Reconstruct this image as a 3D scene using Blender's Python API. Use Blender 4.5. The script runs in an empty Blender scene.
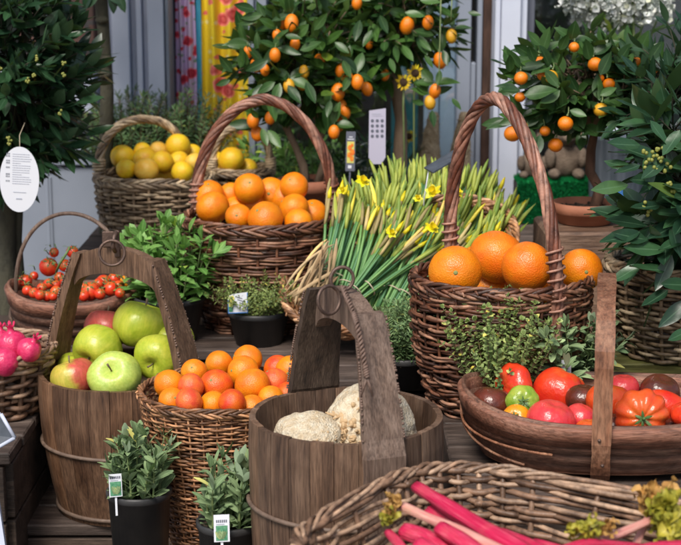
import bpy, math, random
from mathutils import Vector, Matrix, Euler, noise
random.seed(7)
PI = math.pi
sc = bpy.context.scene
COL = sc.collection
R = math.radians

# ------------------------------------------------------------------ camera
CAM_H, PITCH, FPX, CX, CY = 1.6, R(12.0), 1500.0, 340.5, 272.5
cd = bpy.data.cameras.new('camera'); cam = bpy.data.objects.new('camera', cd); COL.objects.link(cam)
cam.location = (0, 0, CAM_H); cam.rotation_euler = (PI/2 - PITCH, 0, 0)
cd.sensor_width = 36; cd.lens = FPX/681*36; cd.clip_start = .05; cd.clip_end = 500
cd.dof.use_dof = True; cd.dof.focus_distance = 2.45; cd.dof.aperture_fstop = 7.5
sc.camera = cam
# ------------------------------------------------------------------ light
w = bpy.data.worlds.new('World'); sc.world = w; w.use_nodes = True
nt = w.node_tree; bg = nt.nodes['Background']
sky = nt.nodes.new('ShaderNodeTexSky'); sky.sky_type = 'NISHITA'; sky.sun_disc = False
SUN_EL, SUN_AZ = R(52), R(200)       # azimuth measured clockwise from +Y: behind the camera, a little to the left
sky.sun_elevation = SUN_EL; sky.sun_rotation = SUN_AZ; sky.dust_density = 3.0
sky.air_density = 1.3
nt.links.new(sky.outputs[0], bg.inputs[0]); bg.inputs[1].default_value = 0.088
sl = bpy.data.lights.new('sun', 'SUN'); sl.energy = 2.4; sl.angle = R(22); sl.color = (1, .95, .88)
so = bpy.data.objects.new('sun', sl); COL.objects.link(so)
sd = Vector((math.sin(SUN_AZ)*math.cos(SUN_EL), math.cos(SUN_AZ)*math.cos(SUN_EL), math.sin(SUN_EL)))
so.rotation_euler = sd.to_track_quat('Z', 'Y').to_euler()
sc.view_settings.view_transform = 'Standard'; sc.view_settings.look = 'None'
sc.view_settings.gamma = 1; sc.view_settings.exposure = 0.60
sc.view_settings.use_curve_mapping = False

# ------------------------------------------------------------------ measuring from the photograph
_f = Vector((0, math.cos(PITCH), -math.sin(PITCH))); _u = Vector((0, math.sin(PITCH), math.cos(PITCH))); _r = Vector((1, 0, 0))
O = Vector((0, 0, CAM_H))
def ray(px, py): return _r*((px-CX)/FPX) + _u*((CY-py)/FPX) + _f
def at(px, py, Y): d = ray(px, py); return O + d*(Y/d.y)
def az(px, py, z): d = ray(px, py); return O + d*((z-CAM_H)/d.z)
def dep(P): return (Vector(P)-O).dot(_f)
def L(px, P): return px*dep(P)/FPX

# ------------------------------------------------------------------ mesh builder
class MB:
    def __init__(s): s.v=[]; s.f=[]; s.m=[]; s.uv=[]; s.M=Matrix.Identity(4); s.mi=0; s.flat=False; s.sm=[]
    def add(s, vs, fs, uvs=None, smooth=True):
        b=len(s.v)
        for p in vs: s.v.append(tuple(s.M @ Vector(p)))
        s.uv += uvs if uvs else [(0,0)]*len(vs)
        for f in fs: s.f.append(tuple(i+b for i in f)); s.m.append(s.mi); s.sm.append(smooth)
    def box(s, c, size, rot=None, smooth=False, bev=0.0):
        x,y,z=[a/2 for a in size]; M=Matrix.Translation(c) @ (Euler(rot).to_matrix().to_4x4() if rot else Matrix.Identity(4))
        if bev<=0:
            vs=[M@Vector(p) for p in [(-x,-y,-z),(x,-y,-z),(x,y,-z),(-x,y,-z),(-x,-y,z),(x,-y,z),(x,y,z),(-x,y,z)]]
            s.add(vs,[(0,3,2,1),(4,5,6,7),(0,1,5,4),(1,2,6,5),(2,3,7,6),(3,0,4,7)],smooth=smooth)
        else:
            b=min(bev,x*.9,y*.9,z*.9); vs=[];
            prof=[(-z,b,1),(-z+b,0,1),(z-b,0,1),(z,b,1)]
            for (zz,ins,_) in prof:
                X,Y=x-ins,y-ins; c2=b*.6
                for q in [(-X+c2,-Y),(X-c2,-Y),(X,-Y+c2),(X,Y-c2),(X-c2,Y),(-X+c2,Y),(-X,Y-c2),(-X,-Y+c2)]:
                    vs.append(M@Vector((q[0],q[1],zz)))
            fs=[tuple(range(7,-1,-1)),tuple(range(24,32))]
            for k in range(3):
                for i in range(8):
                    j=(i+1)%8; fs.append((k*8+i,k*8+j,k*8+8+j,k*8+8+i))
            s.add(vs,fs,smooth=smooth)
    def tube(s, pts, rad, sides=6, caps=True, closed=False, flat=1.0, up=None):
        pts=[Vector(p) for p in pts]; n=len(pts)
        if n<2: return
        if not hasattr(rad,'__len__'): rad=[rad]*n
        vs=[]; uvs=[]; N=None
        for i in range(n):
            if closed: T=pts[(i+1)%n]-pts[i-1]
            else: T=pts[min(i+1,n-1)]-pts[max(i-1,0)]
            if T.length<1e-9: T=Vector((0,0,1))
            T.normalize()
            if N is None:
                a=Vector(up) if up is not None else (Vector((0,0,1)) if abs(T.z)<.9 else Vector((1,0,0)))
                N=(a-T*a.dot(T)).normalized()
            else:
                N=N-T*N.dot(T)
                N=N.normalized() if N.length>1e-6 else T.orthogonal().normalized()
            B=T.cross(N)
            for k in range(sides):
                a=2*PI*k/sides; vs.append(pts[i]+(N*math.cos(a)*flat+B*math.sin(a))*rad[i]); uvs.append((k/sides,i/(n-1)))
        fs=[]
        for i in range(n if closed else n-1):
            j=(i+1)%n
            for k in range(sides):
                l=(k+1)%sides; fs.append((i*sides+k,i*sides+l,j*sides+l,j*sides+k))
        if caps and not closed:
            fs.append(tuple(range(sides-1,-1,-1))); fs.append(tuple((n-1)*sides+k for k in range(sides)))
        s.add(vs,fs,uvs)
    def lathe(s, prof, n=32, c=(0,0,0), sx=1, sy=1, close_bottom=True, close_top=False):
        vs=[]
        for (r,z) in prof:
            for k in range(n):
                a=2*PI*k/n; vs.append((c[0]+r*sx*math.cos(a),c[1]+r*sy*math.sin(a),c[2]+z))
        fs=[]
        for i in range(len(prof)-1):
            for k in range(n):
                l=(k+1)%n; fs.append((i*n+k,i*n+l,(i+1)*n+l,(i+1)*n+k))
        if close_bottom: fs.append(tuple(range(n-1,-1,-1)))
        if close_top: fs.append(tuple((len(prof)-1)*n+k for k in range(n)))
        s.add(vs,fs)
    def ball(s, c, r, nu=12, nv=8, fn=None, sc3=(1,1,1), M=None):
        vs=[]; c=Vector(c); M=M or Matrix.Identity(3)
        def P(ph,th):
            d=Vector((math.sin(ph)*math.cos(th),math.sin(ph)*math.sin(th),math.cos(ph)))
            q=fn(d,ph,th) if fn else d
            return c+M@Vector((q.x*r*sc3[0],q.y*r*sc3[1],q.z*r*sc3[2]))
        vs.append(P(0.0001,0))
        for i in range(1,nv):
            for k in range(nu): vs.append(P(PI*i/nv,2*PI*k/nu))
        vs.append(P(PI-.0001,0)); e=len(vs)-1; fs=[]
        for k in range(nu):
            l=(k+1)%nu; fs.append((0,1+k,1+l)); fs.append((e,1+(nv-2)*nu+l,1+(nv-2)*nu+k))
            for i in range(nv-2): fs.append((1+i*nu+k,1+(i+1)*nu+k,1+(i+1)*nu+l,1+i*nu+l))
        s.add(vs,fs)
    def leaf(s, base, d, ln, wd, up=None, curl=.3, fold=.25, seg=5, shape=0, wav=0.0):
        base=Vector(base); d=Vector(d).normalized(); u=Vector(up) if up is not None else Vector((0,0,1))
        side=d.cross(u)
        if side.length<1e-3: side=d.orthogonal()
        side.normalize(); u=side.cross(d).normalized()
        vs=[]; uvs=[]; p=base.copy(); a=0; dd=d.copy(); ph=random.random()*6
        for i in range(seg+1):
            t=i/seg
            if shape==0: wv=math.sin(PI*min(1,t**.85))**.8 if 0<t<1 else 0      # lanceolate
            elif shape==1: wv=(math.sin(PI*t**.7)**.6 if 0<t<1 else 0)            # round/spoon
            elif shape==4: wv=(math.sin(PI*min(1,t*.97+.015))**.5)                     # blunt oblong
            elif shape==2: wv=(math.sin(PI*t**1.5)**.7 if 0<t<1 else 0)           # wide near the tip
            else: wv=min(1,t*6)*(1-max(0,t-.7)/.3*.95)                            # strap
            wv=max(wv,.04)*wd/2
            wo=wav*wd*math.sin(ph+t*11)
            vs += [p-side*wv+u*(fold*wv+wo), p.copy(), p+side*wv+u*(fold*wv-wo)]
            uvs += [(0,t),(.5,t),(1,t)]
            ang=-curl*(1/seg)*(0.5+t); rm=Matrix.Rotation(-ang,3,side) if False else None
            tw=.10*math.sin(ph*1.7); side=(side*math.cos(tw)+u*math.sin(tw)).normalized(); u=side.cross(dd).normalized()
            dn=(dd*math.cos(ang)+u*math.sin(ang)).normalized(); u=(u*math.cos(ang)-dd*math.sin(ang)).normalized(); dd=dn
            p=p+dd*(ln/seg)
        fs=[]
        for i in range(seg):
            b=i*3; fs += [(b,b+1,b+4,b+3),(b+1,b+2,b+5,b+4)]
        s.add(vs,fs,uvs)
    def poly(s, pts, n, th):   # extruded outline: pts 3-D, thickness th along n (centred)
        n=Vector(n).normalized(); k=len(pts); a=[Vector(p)-n*th/2 for p in pts]; b=[Vector(p)+n*th/2 for p in pts]
        s.add(a+b,[tuple(range(k-1,-1,-1)),tuple(range(k,2*k))]+[(i,(i+1)%k,k+(i+1)%k,k+i) for i in range(k)],smooth=False)
    def build(s, name, mats, parent=None, loc=None, rot=None, autosmooth=True):
        me=bpy.data.meshes.new(name); me.from_pydata(s.v,[],s.f)
        if not isinstance(mats,(list,tuple)): mats=[mats]
        for m in mats: me.materials.append(m)
        me.polygons.foreach_set('material_index',s.m); me.polygons.foreach_set('use_smooth',s.sm)
        if any(u!=(0,0) for u in s.uv[:200]):
            ul=me.uv_layers.new(name='UVMap'); fl=[]
            for p in me.polygons:
                for vi in p.vertices: fl += s.uv[vi]
            ul.data.foreach_set('uv',fl)
        me.update()
        o=bpy.data.objects.new(name,me); COL.objects.link(o)
        if parent: o.parent=parent
        if loc is not None: o.location=loc
        if rot is not None: o.rotation_euler=rot
        return o

def tag(o,label=None,cat=None,group=None,kind=None):
    if label: o['label']=label
    if cat: o['category']=cat
    if group: o['group']=group
    if kind: o['kind']=kind
    return o
def thing(name,label,cat,loc=(0,0,0),rz=0,group=None):
    o=bpy.data.objects.new(name,None); COL.objects.link(o); o.location=loc; o.rotation_euler=(0,0,rz); o.empty_display_size=.05
    return tag(o,label,cat,group)
def lerp(a,b,t): return a+(b-a)*t
def rnd(a,b): return random.uniform(a,b)

# ------------------------------------------------------------------ materials
def nodes(name):
    m=bpy.data.materials.new(name); m.use_nodes=True; t=m.node_tree
    return m,t,t.nodes['Principled BSDF']
def N(t,typ,**k):
    n=t.nodes.new(typ)
    for a,b in k.items():
        try: setattr(n,a,b)
        except Exception: pass
    return n
def coords(t,scale=(1,1,1),island=0.0):
    tc=N(t,'ShaderNodeTexCoord'); mp=N(t,'ShaderNodeMapping'); mp.inputs['Scale'].default_value=scale
    t.links.new(tc.outputs['Object'],mp.inputs[0])
    if island:
        g=N(t,'ShaderNodeNewGeometry'); mu=N(t,'ShaderNodeMath',operation='MULTIPLY'); mu.inputs[1].default_value=island
        t.links.new(g.outputs['Random Per Island'],mu.inputs[0])
        t.links.new(mu.outputs[0],mp.inputs['Location'])
    return mp.outputs[0]
def noisef(t,vec,scale,detail=4,rough=.55):
    n=N(t,'ShaderNodeTexNoise'); n.inputs['Scale'].default_value=scale; n.inputs['Detail'].default_value=detail; n.inputs['Roughness'].default_value=rough
    t.links.new(vec,n.inputs['Vector']); return n.outputs[0]
def ramp(t,fac,stops):
    r=N(t,'ShaderNodeValToRGB'); e=r.color_ramp.elements
    e[0].position,e[0].color=stops[0][0],(*stops[0][1],1); e[1].position,e[1].color=stops[-1][0],(*stops[-1][1],1)
    for p,c in stops[1:-1]:
        x=e.new(p); x.color=(*c,1)
    t.links.new(fac,r.inputs[0]); return r.outputs[0]
def mixc(t,fac,a,b,mode='MIX'):
    m=N(t,'ShaderNodeMix'); m.data_type='RGBA'; m.blend_type=mode
    if hasattr(fac,'is_linked') or hasattr(fac,'links'): t.links.new(fac,m.inputs[0])
    else: m.inputs[0].default_value=fac
    for i,x in ((6,a),(7,b)):
        if isinstance(x,(tuple,list)): m.inputs[i].default_value=(*x,1)
        else: t.links.new(x,m.inputs[i])
    return m.outputs[2]
def bump(t,bs,h,st,dist):
    b=N(t,'ShaderNodeBump'); b.inputs['Strength'].default_value=st; b.inputs['Distance'].default_value=dist
    t.links.new(h,b.inputs['Height']); t.links.new(b.outputs[0],bs.inputs['Normal']); return b
def island(t): return N(t,'ShaderNodeNewGeometry').outputs['Random Per Island']
def mat_wicker(name,a,b,c=None):
    m,t,s=nodes(name); c=c or tuple(x*.35 for x in a)
    col=ramp(t,island(t),[(0,c),(.25,tuple(x*.7 for x in a)),(.55,a),(.85,b),(1,tuple(min(1,x*1.45) for x in b))])
    v=coords(t,(1,1,1),7.0); n=noisef(t,v,60,4); n2=noisef(t,v,300,3)
    k=ramp(t,n,[(.3,(.3,.28,.28)),(.55,(1,1,1)),(.78,(1.55,1.5,1.45))])
    col=mixc(t,1.0,col,k,'MULTIPLY')
    t.links.new(col,s.inputs['Base Color']); s.inputs['Roughness'].default_value=.5
    bump(t,s,n2,.5,.0012); return m
def mat_wood(name,a,b,dark,grain=(30,30,2.5),rough=.6,isl=5.0,bs=.9):
    m,t,s=nodes(name)
    v=coords(t,grain,isl); n1=noisef(t,v,1.6,6,.65); n2=noisef(t,v,9,5,.7)
    v2=coords(t,(1,1,1),isl*.3); n3=noisef(t,v2,9,3)
    col=ramp(t,n1,[(.28,dark),(.45,a),(.7,b)])
    fib=ramp(t,n2,[(.35,(.45,.42,.4)),(.6,(1.1,1.1,1.1))])
    col=mixc(t,1.0,col,fib,'MULTIPLY')
    st=ramp(t,n3,[(.35,(.55,.5,.48)),(.62,(1.1,1.08,1.06))])
    col=mixc(t,.8,col,st,'MULTIPLY')
    iv=ramp(t,island(t),[(0,(.62,.61,.62)),(.5,(.95,.95,.95)),(1,(1.32,1.27,1.2))])
    col=mixc(t,1.0,col,iv,'MULTIPLY')
    t.links.new(col,s.inputs['Base Color']); 
    rr=ramp(t,n3,[(.3,(rough-.15,)*3),(.7,(rough+.15,)*3)]); t.links.new(rr,s.inputs['Roughness'])
    bump(t,s,n2,bs,.002); return m
def mat_leaf(name,a,b,back=None,rough=.4,vein=.35,trans=.12,spec=.5):
    m,t,s=nodes(name)
    col=ramp(t,island(t),[(0,a),(.8,b),(.96,tuple(min(1,x*1.4) for x in b)),(1,(min(1,b[0]*3),min(1,b[1]*1.9),b[2]))])
    v=coords(t); n=noisef(t,v,45,3)
    col=mixc(t,.7,col,ramp(t,n,[(.3,(.7,.75,.7)),(.7,(1.25,1.2,1.1))]),'MULTIPLY')
    uv=N(t,'ShaderNodeUVMap'); sx=N(t,'ShaderNodeSeparateXYZ'); t.links.new(uv.outputs[0],sx.inputs[0])
    su=N(t,'ShaderNodeMath',operation='SUBTRACT'); su.inputs[1].default_value=.5; t.links.new(sx.outputs[0],su.inputs[0])
    ab=N(t,'ShaderNodeMath',operation='ABSOLUTE'); t.links.new(su.outputs[0],ab.inputs[0])
    vm=ramp(t,ab.outputs[0],[(0,(vein,)*3),(.06,(0,0,0))])
    col=mixc(t,vm,col,tuple(min(1,x*2.2+.05) for x in b))
    g=N(t,'ShaderNodeNewGeometry')
    if back: col=mixc(t,g.outputs['Backfacing'],col,back)
    t.links.new(col,s.inputs['Base Color']); s.inputs['Roughness'].default_value=rough
    s.inputs['Specular IOR Level'].default_value=spec
    bump(t,s,n,.25,.002)
    if trans:
        tr=N(t,'ShaderNodeBsdfTranslucent'); t.links.new(mixc(t,.5,col,(.25,.5,.05),'MIX'),tr.inputs[0])
        mx=N(t,'ShaderNodeMixShader'); mx.inputs[0].default_value=trans
        o=t.nodes['Material Output']; t.links.new(s.outputs[0],mx.inputs[1]); t.links.new(tr.outputs[0],mx.inputs[2]); t.links.new(mx.outputs[0],o.inputs[0])
    return m
def mat_plain(name,a,b=None,scale=20,rough=.5,bmp=0.0,bscale=200,metal=0,coat=0,spec=.5,isl=False,bdist=.001,stretch=(1,1,1)):
    m,t,s=nodes(name); b=b or a
    v=coords(t,stretch); n=noisef(t,v,scale,4)
    col=ramp(t,n,[(.3,a),(.7,b)])
    if isl: col=mixc(t,1.0,col,ramp(t,island(t),[(0,(.7,.7,.7)),(1,(1.3,1.3,1.3))]),'MULTIPLY')
    t.links.new(col,s.inputs['Base Color']); s.inputs['Roughness'].default_value=rough; s.inputs['Metallic'].default_value=metal
    s.inputs['Coat Weight'].default_value=coat; s.inputs['Coat Roughness'].default_value=.12; s.inputs['Specular IOR Level'].default_value=spec
    if bmp: bump(t,s,noisef(t,v,bscale,3),bmp,bdist)
    return m
def mat_citrus(name,a,b,c,rough=.38):
    """a main, b blotch, c around the stem end; object radius 1"""
    m,t,s=nodes(name)
    v=coords(t); n=noisef(t,v,1.3,2); oi=N(t,'ShaderNodeObjectInfo')
    col=ramp(t,n,[(.35,a),(.68,b)])
    col=mixc(t,1.0,col,ramp(t,oi.outputs['Random'],[(0,(.9,.82,.8)),(1,(1.08,1.1,1.0))]),'MULTIPLY')
    vo=N(t,'ShaderNodeTexVoronoi'); vo.inputs['Scale'].default_value=17; t.links.new(v,vo.inputs['Vector'])
    pore=ramp(t,vo.outputs['Distance'],[(.0,(.82,.8,.75)),(.35,(1,1,1))]); col=mixc(t,.7,col,pore,'MULTIPLY')
    n2=noisef(t,v,5,5,.7); col=mixc(t,ramp(t,n2,[(.66,(0,0,0)),(.78,(.45,.45,.45))]),col,c)
    t.links.new(col,s.inputs['Base Color']); s.inputs['Roughness'].default_value=rough
    s.inputs['Subsurface Weight'].default_value=.12; s.inputs['Subsurface Radius'].default_value=(.5,.2,.05); s.inputs['Subsurface Scale'].default_value=.004
    add=N(t,'ShaderNodeMath',operation='ADD'); t.links.new(vo.outputs['Distance'],add.inputs[0])
    n3=noisef(t,v,3,2); t.links.new(n3,add.inputs[1])
    bump(t,s,add.outputs[0],.22,.0032); return m

M={}
M['wk_dark']=mat_wicker('wicker_dark',(.16,.060,.030),(.30,.155,.095),(.04,.016,.009))
M['wk_mid']=mat_wicker('wicker_mid',(.25,.11,.048),(.42,.215,.105))
M['wk_tan']=mat_wicker('wicker_tan',(.29,.20,.12),(.48,.37,.24))
M['wk_grey']=mat_wicker('wicker_grey',(.25,.145,.09),(.38,.25,.165),(.11,.06,.035))
M['wk_tray']=mat_wicker('wicker_tray',(.42,.19,.08),(.62,.36,.20))
M['wk_red']=mat_wicker('wicker_red',(.18,.060,.034),(.30,.155,.11))
M['bucket']=mat_wood('bucket_wood',(.165,.098,.062),(.265,.175,.12),(.07,.04,.027),(38,38,2.2),bs=.6)
M['bucket2']=mat_wood('bucket_wood_brown',(.15,.078,.042),(.25,.145,.085),(.06,.03,.018),(38,38,2.2),bs=.6)
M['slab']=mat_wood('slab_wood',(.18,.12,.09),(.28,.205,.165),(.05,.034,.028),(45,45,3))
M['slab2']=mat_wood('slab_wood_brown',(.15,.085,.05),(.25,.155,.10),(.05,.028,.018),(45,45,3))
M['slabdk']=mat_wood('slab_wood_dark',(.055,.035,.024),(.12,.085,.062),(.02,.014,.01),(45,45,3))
M['trug']=mat_wood('trug_board',(.28,.12,.075),(.44,.24,.17),(.11,.045,.028),(3,30,30),.5)
M['trug2']=mat_wood('trug_board_dark',(.22,.105,.07),(.31,.19,.14),(.06,.032,.024),(3,30,30),.55)
M['strap']=mat_wood('strap_wood',(.25,.11,.06),(.38,.21,.13),(.09,.035,.018),(25,25,4),.5)
M['deck']=mat_wood('deck_wood',(.085,.062,.052),(.155,.118,.10),(.03,.022,.018),(2.2,30,30),.65)
M['crate']=mat_wood('crate_wood',(.07,.048,.036),(.13,.09,.068),(.022,.015,.011),(2.2,30,30),.7)
M['crate_lt']=mat_wood('block_wood',(.20,.12,.08),(.33,.22,.15),(.08,.05,.035),(2.5,30,30),.6)
M['crate_gr']=mat_wood('painted_plank',(.17,.18,.05),(.26,.26,.09),(.06,.06,.02),(2.5,30,30),.6)
M['iron']=mat_plain('iron',(.09,.06,.05),(.17,.11,.085),90,.55,.6,300,metal=.6)
M['rope']=mat_plain('leather_cord',(.10,.06,.045),(.19,.12,.09),120,.6,.5,400)
M['hoopw']=mat_plain('hoop_wood',(.10,.065,.048),(.19,.13,.095),60,.6,.5,300)
M['orange']=mat_citrus('orange_rind',(.80,.205,.004),(.84,.29,.006),(.60,.17,.015))
M['orange2']=mat_citrus('navel_rind',(.82,.17,.006),(.86,.26,.01),(.72,.22,.03))
M['blood']=mat_citrus('blood_orange_rind',(.78,.15,.008),(.72,.055,.015),(.70,.20,.02))
M['blood2']=mat_citrus('red_citrus_rind',(.70,.075,.03),(.78,.17,.03),(.60,.12,.05))
M['blood3']=mat_citrus('amber_citrus_rind',(.84,.28,.006),(.80,.18,.008),(.70,.25,.02))
M['lemon']=mat_citrus('lemon_rind',(.80,.56,.02),(.82,.45,.012),(.75,.42,.05))
M['lemon2']=mat_citrus('pale_lemon_rind',(.80,.55,.09),(.82,.46,.03),(.7,.5,.12))
M['kumquat']=mat_plain('kumquat_skin',(.82,.17,.004),(.86,.26,.006),8,.3,.25,30,coat=.2,bdist=.01)
M['kumquat_y']=mat_plain('kumquat_skin_yellow',(.78,.36,.015),(.62,.35,.02),8,.3,.25,30,coat=.2,bdist=.01)
M['button']=mat_plain('stem_button',(.16,.2,.05),(.3,.28,.1),300,.7)
def mat_apple(name,a,b,blush,bl=.0):
    m,t,s=nodes(name); v=coords(t); n=noisef(t,v,1.6,3); col=ramp(t,n,[(.35,a),(.65,b)])
    if bl>0:
        sx=N(t,'ShaderNodeSeparateXYZ'); t.links.new(v,sx.inputs[0]); n2=noisef(t,v,2.2,5)
        ad=N(t,'ShaderNodeMath',operation='ADD'); t.links.new(sx.outputs[0],ad.inputs[0]); t.links.new(n2,ad.inputs[1])
        fac=ramp(t,ad.outputs[0],[(1.1-bl,(0,0,0)),(1.55-bl,(1,1,1))]); col=mixc(t,fac,col,blush)
    vs_=coords(t,(5,5,.8)); n7=noisef(t,vs_,1.6,5,.7); col=mixc(t,1.0,col,ramp(t,n7,[(.35,(.80,.86,.75)),(.65,(1.12,1.06,1.25))]),'MULTIPLY')
    vo=N(t,'ShaderNodeTexVoronoi'); vo.inputs['Scale'].default_value=15; t.links.new(v,vo.inputs['Vector'])
    col=mixc(t,ramp(t,vo.outputs['Distance'],[(.03,(.7,.7,.7)),(.09,(0,0,0))]),col,(.62,.66,.25))
    n4=noisef(t,v,1.1,4); col=mixc(t,ramp(t,n4,[(.70,(0,0,0)),(.76,(.55,.55,.55))]),col,(.16,.13,.07))
    t.links.new(col,s.inputs['Base Color']); s.inputs['Roughness'].default_value=.34; s.inputs['Specular IOR Level'].default_value=.45
    s.inputs['Subsurface Weight'].default_value=.1; s.inputs['Subsurface Scale'].default_value=.004
    bump(t,s,n,.1,.03); return m
M['apple']=mat_apple('apple_green',(.38,.46,.03),(.47,.50,.05),(.55,.12,.05))
M['apple_p']=mat_apple('apple_pale',(.45,.58,.12),(.50,.60,.10),(.55,.12,.05))
M['apple_r']=mat_apple('apple_blush',(.50,.44,.06),(.55,.42,.07),(.52,.09,.06),.75)
def mat_tom(name,a,b,rough=.24,shoulder=(.45,.22,.03)):
    m,t,s=nodes(name); v=coords(t); n=noisef(t,v,1.2,3); col=ramp(t,n,[(.35,a),(.65,b)])
    sx=N(t,'ShaderNodeSeparateXYZ'); t.links.new(v,sx.inputs[0]); n5=noisef(t,v,3,5); ad=N(t,'ShaderNodeMath',operation='ADD'); t.links.new(sx.outputs[2],ad.inputs[0]); t.links.new(n5,ad.inputs[1])
    col=mixc(t,ramp(t,ad.outputs[0],[(.95,(0,0,0)),(1.0,(.0,.0,.0))]),col,b)
    mr=N(t,'ShaderNodeMapRange'); mr.inputs[1].default_value=1.0; mr.inputs[2].default_value=1.45; mr.inputs[4].default_value=.45; t.links.new(ad.outputs[0],mr.inputs[0])
    col=mixc(t,mr.outputs[0],col,shoulder)
    n6=noisef(t,v,22,3); col=mixc(t,ramp(t,n6,[(.70,(0,0,0)),(.76,(.35,.35,.35))]),col,tuple(x*.5+.08 for x in b))
    t.links.new(col,s.inputs['Base Color']); s.inputs['Roughness'].default_value=rough
    s.inputs['Subsurface Weight'].default_value=.08; s.inputs['Subsurface Scale'].default_value=.004
    bump(t,s,noisef(t,v,4,3),.12,.02); return m
M['t_red']=mat_tom('tomato_red',(.62,.025,.012),(.70,.055,.015))
M['t_pink']=mat_tom('tomato_pink',(.62,.035,.05),(.68,.06,.06),shoulder=(.62,.12,.05))
M['t_black']=mat_tom('tomato_black',(.07,.018,.012),(.14,.03,.015),shoulder=(.06,.05,.02))
M['t_green']=mat_tom('tomato_green',(.13,.27,.02),(.35,.42,.05),shoulder=(.06,.16,.015))
M['t_yel']=mat_tom('tomato_yellow',(.84,.36,.012),(.85,.25,.01))
M['t_beef']=mat_tom('tomato_orange_red',(.66,.06,.014),(.70,.10,.02))
M['calyx']=mat_plain('calyx_green',(.05,.12,.03),(.10,.18,.05),200,.6)
M['vine']=mat_plain('vine_green',(.08,.16,.04),(.15,.22,.08),200,.6)
M['pome']=mat_plain('pomegranate_skin',(.55,.012,.085),(.70,.05,.15),3,.30,.12,6,bdist=.04)
M['celeriac']=mat_plain('celeriac_skin',(.60,.45,.27),(.82,.74,.58),6,.85,.6,16,bdist=.02)
M['root']=mat_plain('celeriac_root',(.46,.28,.13),(.72,.54,.33),80,.85,.6,200)
M['rhub']=mat_plain('rhubarb_skin',(.52,.006,.055),(.68,.03,.11),14,.3,.3,40,coat=.15,stretch=(1,1,1))
M['rhub_p']=mat_plain('rhubarb_pale',(.72,.22,.22),(.76,.48,.38),14,.35,.3,40)
def mat_rhub(name,a,b,pale,green):
    m,t,s=nodes(name); uv=N(t,'ShaderNodeUVMap'); mp=N(t,'ShaderNodeMapping'); mp.inputs['Scale'].default_value=(26,1.3,1); t.links.new(uv.outputs[0],mp.inputs[0])
    n=noisef(t,mp.outputs[0],1.0,5,.6); col=ramp(t,n,[(.3,a),(.55,b),(.68,pale)])
    v=coords(t); n2=noisef(t,v,18,3); col=mixc(t,ramp(t,n2,[(.58,(0,0,0)),(.75,(.6,.6,.6))]),col,green)
    t.links.new(col,s.inputs['Base Color']); s.inputs['Roughness'].default_value=.33; s.inputs['Specular IOR Level'].default_value=.45
    bump(t,s,n,.6,.004); return m
M['rhub']=mat_rhub('rhubarb_skin',(.42,.004,.04),(.62,.02,.09),(.74,.16,.22),(.66,.12,.14))
M['rhub_p']=mat_rhub('rhubarb_pale',(.66,.16,.16),(.74,.36,.30),(.78,.58,.46),(.60,.50,.25))
M['rhub_leaf']=mat_leaf('rhubarb_leaf',(.26,.26,.03),(.42,.36,.04),rough=.55,trans=.15)
M['rhub_dry']=mat_leaf('rhubarb_leaf_dry',(.32,.16,.04),(.50,.28,.08),rough=.7,trans=.05)
M['bay']=mat_leaf('bay_leaf',(.010,.033,.018),(.024,.065,.028),back=(.05,.10,.05),rough=.33,vein=.4,trans=.06)
M['bay_near']=mat_leaf('bay_leaf_near',(.012,.036,.022),(.028,.075,.032),back=(.05,.10,.04),rough=.3,spec=.42,vein=.45,trans=.06)
M['citr_leaf']=mat_leaf('citrus_leaf',(.014,.045,.013),(.045,.105,.022),back=(.09,.16,.04),rough=.36,spec=.35,vein=.4,trans=.1)
M['cal_leaf']=mat_leaf('calamondin_leaf',(.013,.042,.015),(.04,.095,.022),back=(.08,.14,.04),rough=.38,spec=.35,vein=.3,trans=.08)
M['sage']=mat_leaf('sage_leaf',(.13,.21,.10),(.24,.33,.17),back=(.24,.32,.2),rough=.75,vein=.35,trans=.1,spec=.3)
M['thyme']=mat_leaf('thyme_leaf',(.13,.19,.05),(.24,.30,.09),rough=.6,vein=.1,trans=.12)
M['oreg']=mat_leaf('oregano_leaf',(.16,.24,.07),(.29,.37,.13),rough=.6,vein=.2,trans=.15)
M['rosem']=mat_leaf('rosemary_leaf',(.05,.12,.045),(.11,.20,.075),back=(.14,.2,.12),rough=.55,vein=.1,trans=.05)
M['lav']=mat_leaf('needle_leaf',(.09,.17,.07),(.17,.26,.11),rough=.55,vein=.1,trans=.05)
M['rocket']=mat_leaf('rocket_leaf',(.09,.23,.045),(.19,.36,.09),rough=.5,vein=.5,trans=.2)
M['stem_g']=mat_plain('stem_green',(.13,.20,.07),(.20,.24,.10),60,.6)
M['stem_b']=mat_plain('stem_brown',(.13,.09,.05),(.20,.15,.09),60,.8)
M['bark']=mat_plain('bark',(.14,.095,.06),(.28,.20,.135),40,.85,1.0,90,bdist=.004,stretch=(1,1,.35))
M['bark_red']=mat_plain('bark_red',(.07,.035,.022),(.16,.08,.05),40,.85,1.0,90,bdist=.004,stretch=(1,1,.35))
M['bark_dk']=mat_plain('bark_dark',(.025,.024,.016),(.07,.065,.04),25,.85,1.0,90,bdist=.004,stretch=(1,1,.5))
M['daf_stem']=mat_leaf('daffodil_stem',(.055,.18,.08),(.15,.31,.09),rough=.5,vein=0,trans=.0)
M['daf_bud']=mat_leaf('daffodil_bud',(.16,.27,.045),(.36,.41,.07),rough=.55,vein=0,trans=.1)
M['daf_sheath']=mat_leaf('daffodil_sheath',(.27,.22,.09),(.42,.33,.15),rough=.7,vein=0,trans=.1)
M['daf_yel']=mat_leaf('daffodil_petal',(.80,.62,.01),(.86,.72,.02),rough=.5,vein=.0,trans=.2)
M['husk']=mat_leaf('dry_husk',(.30,.19,.10),(.50,.36,.21),rough=.75,vein=.15,trans=.1)
M['berry']=mat_plain('bay_bud',(.16,.19,.03),(.28,.27,.06),200,.5)
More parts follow.
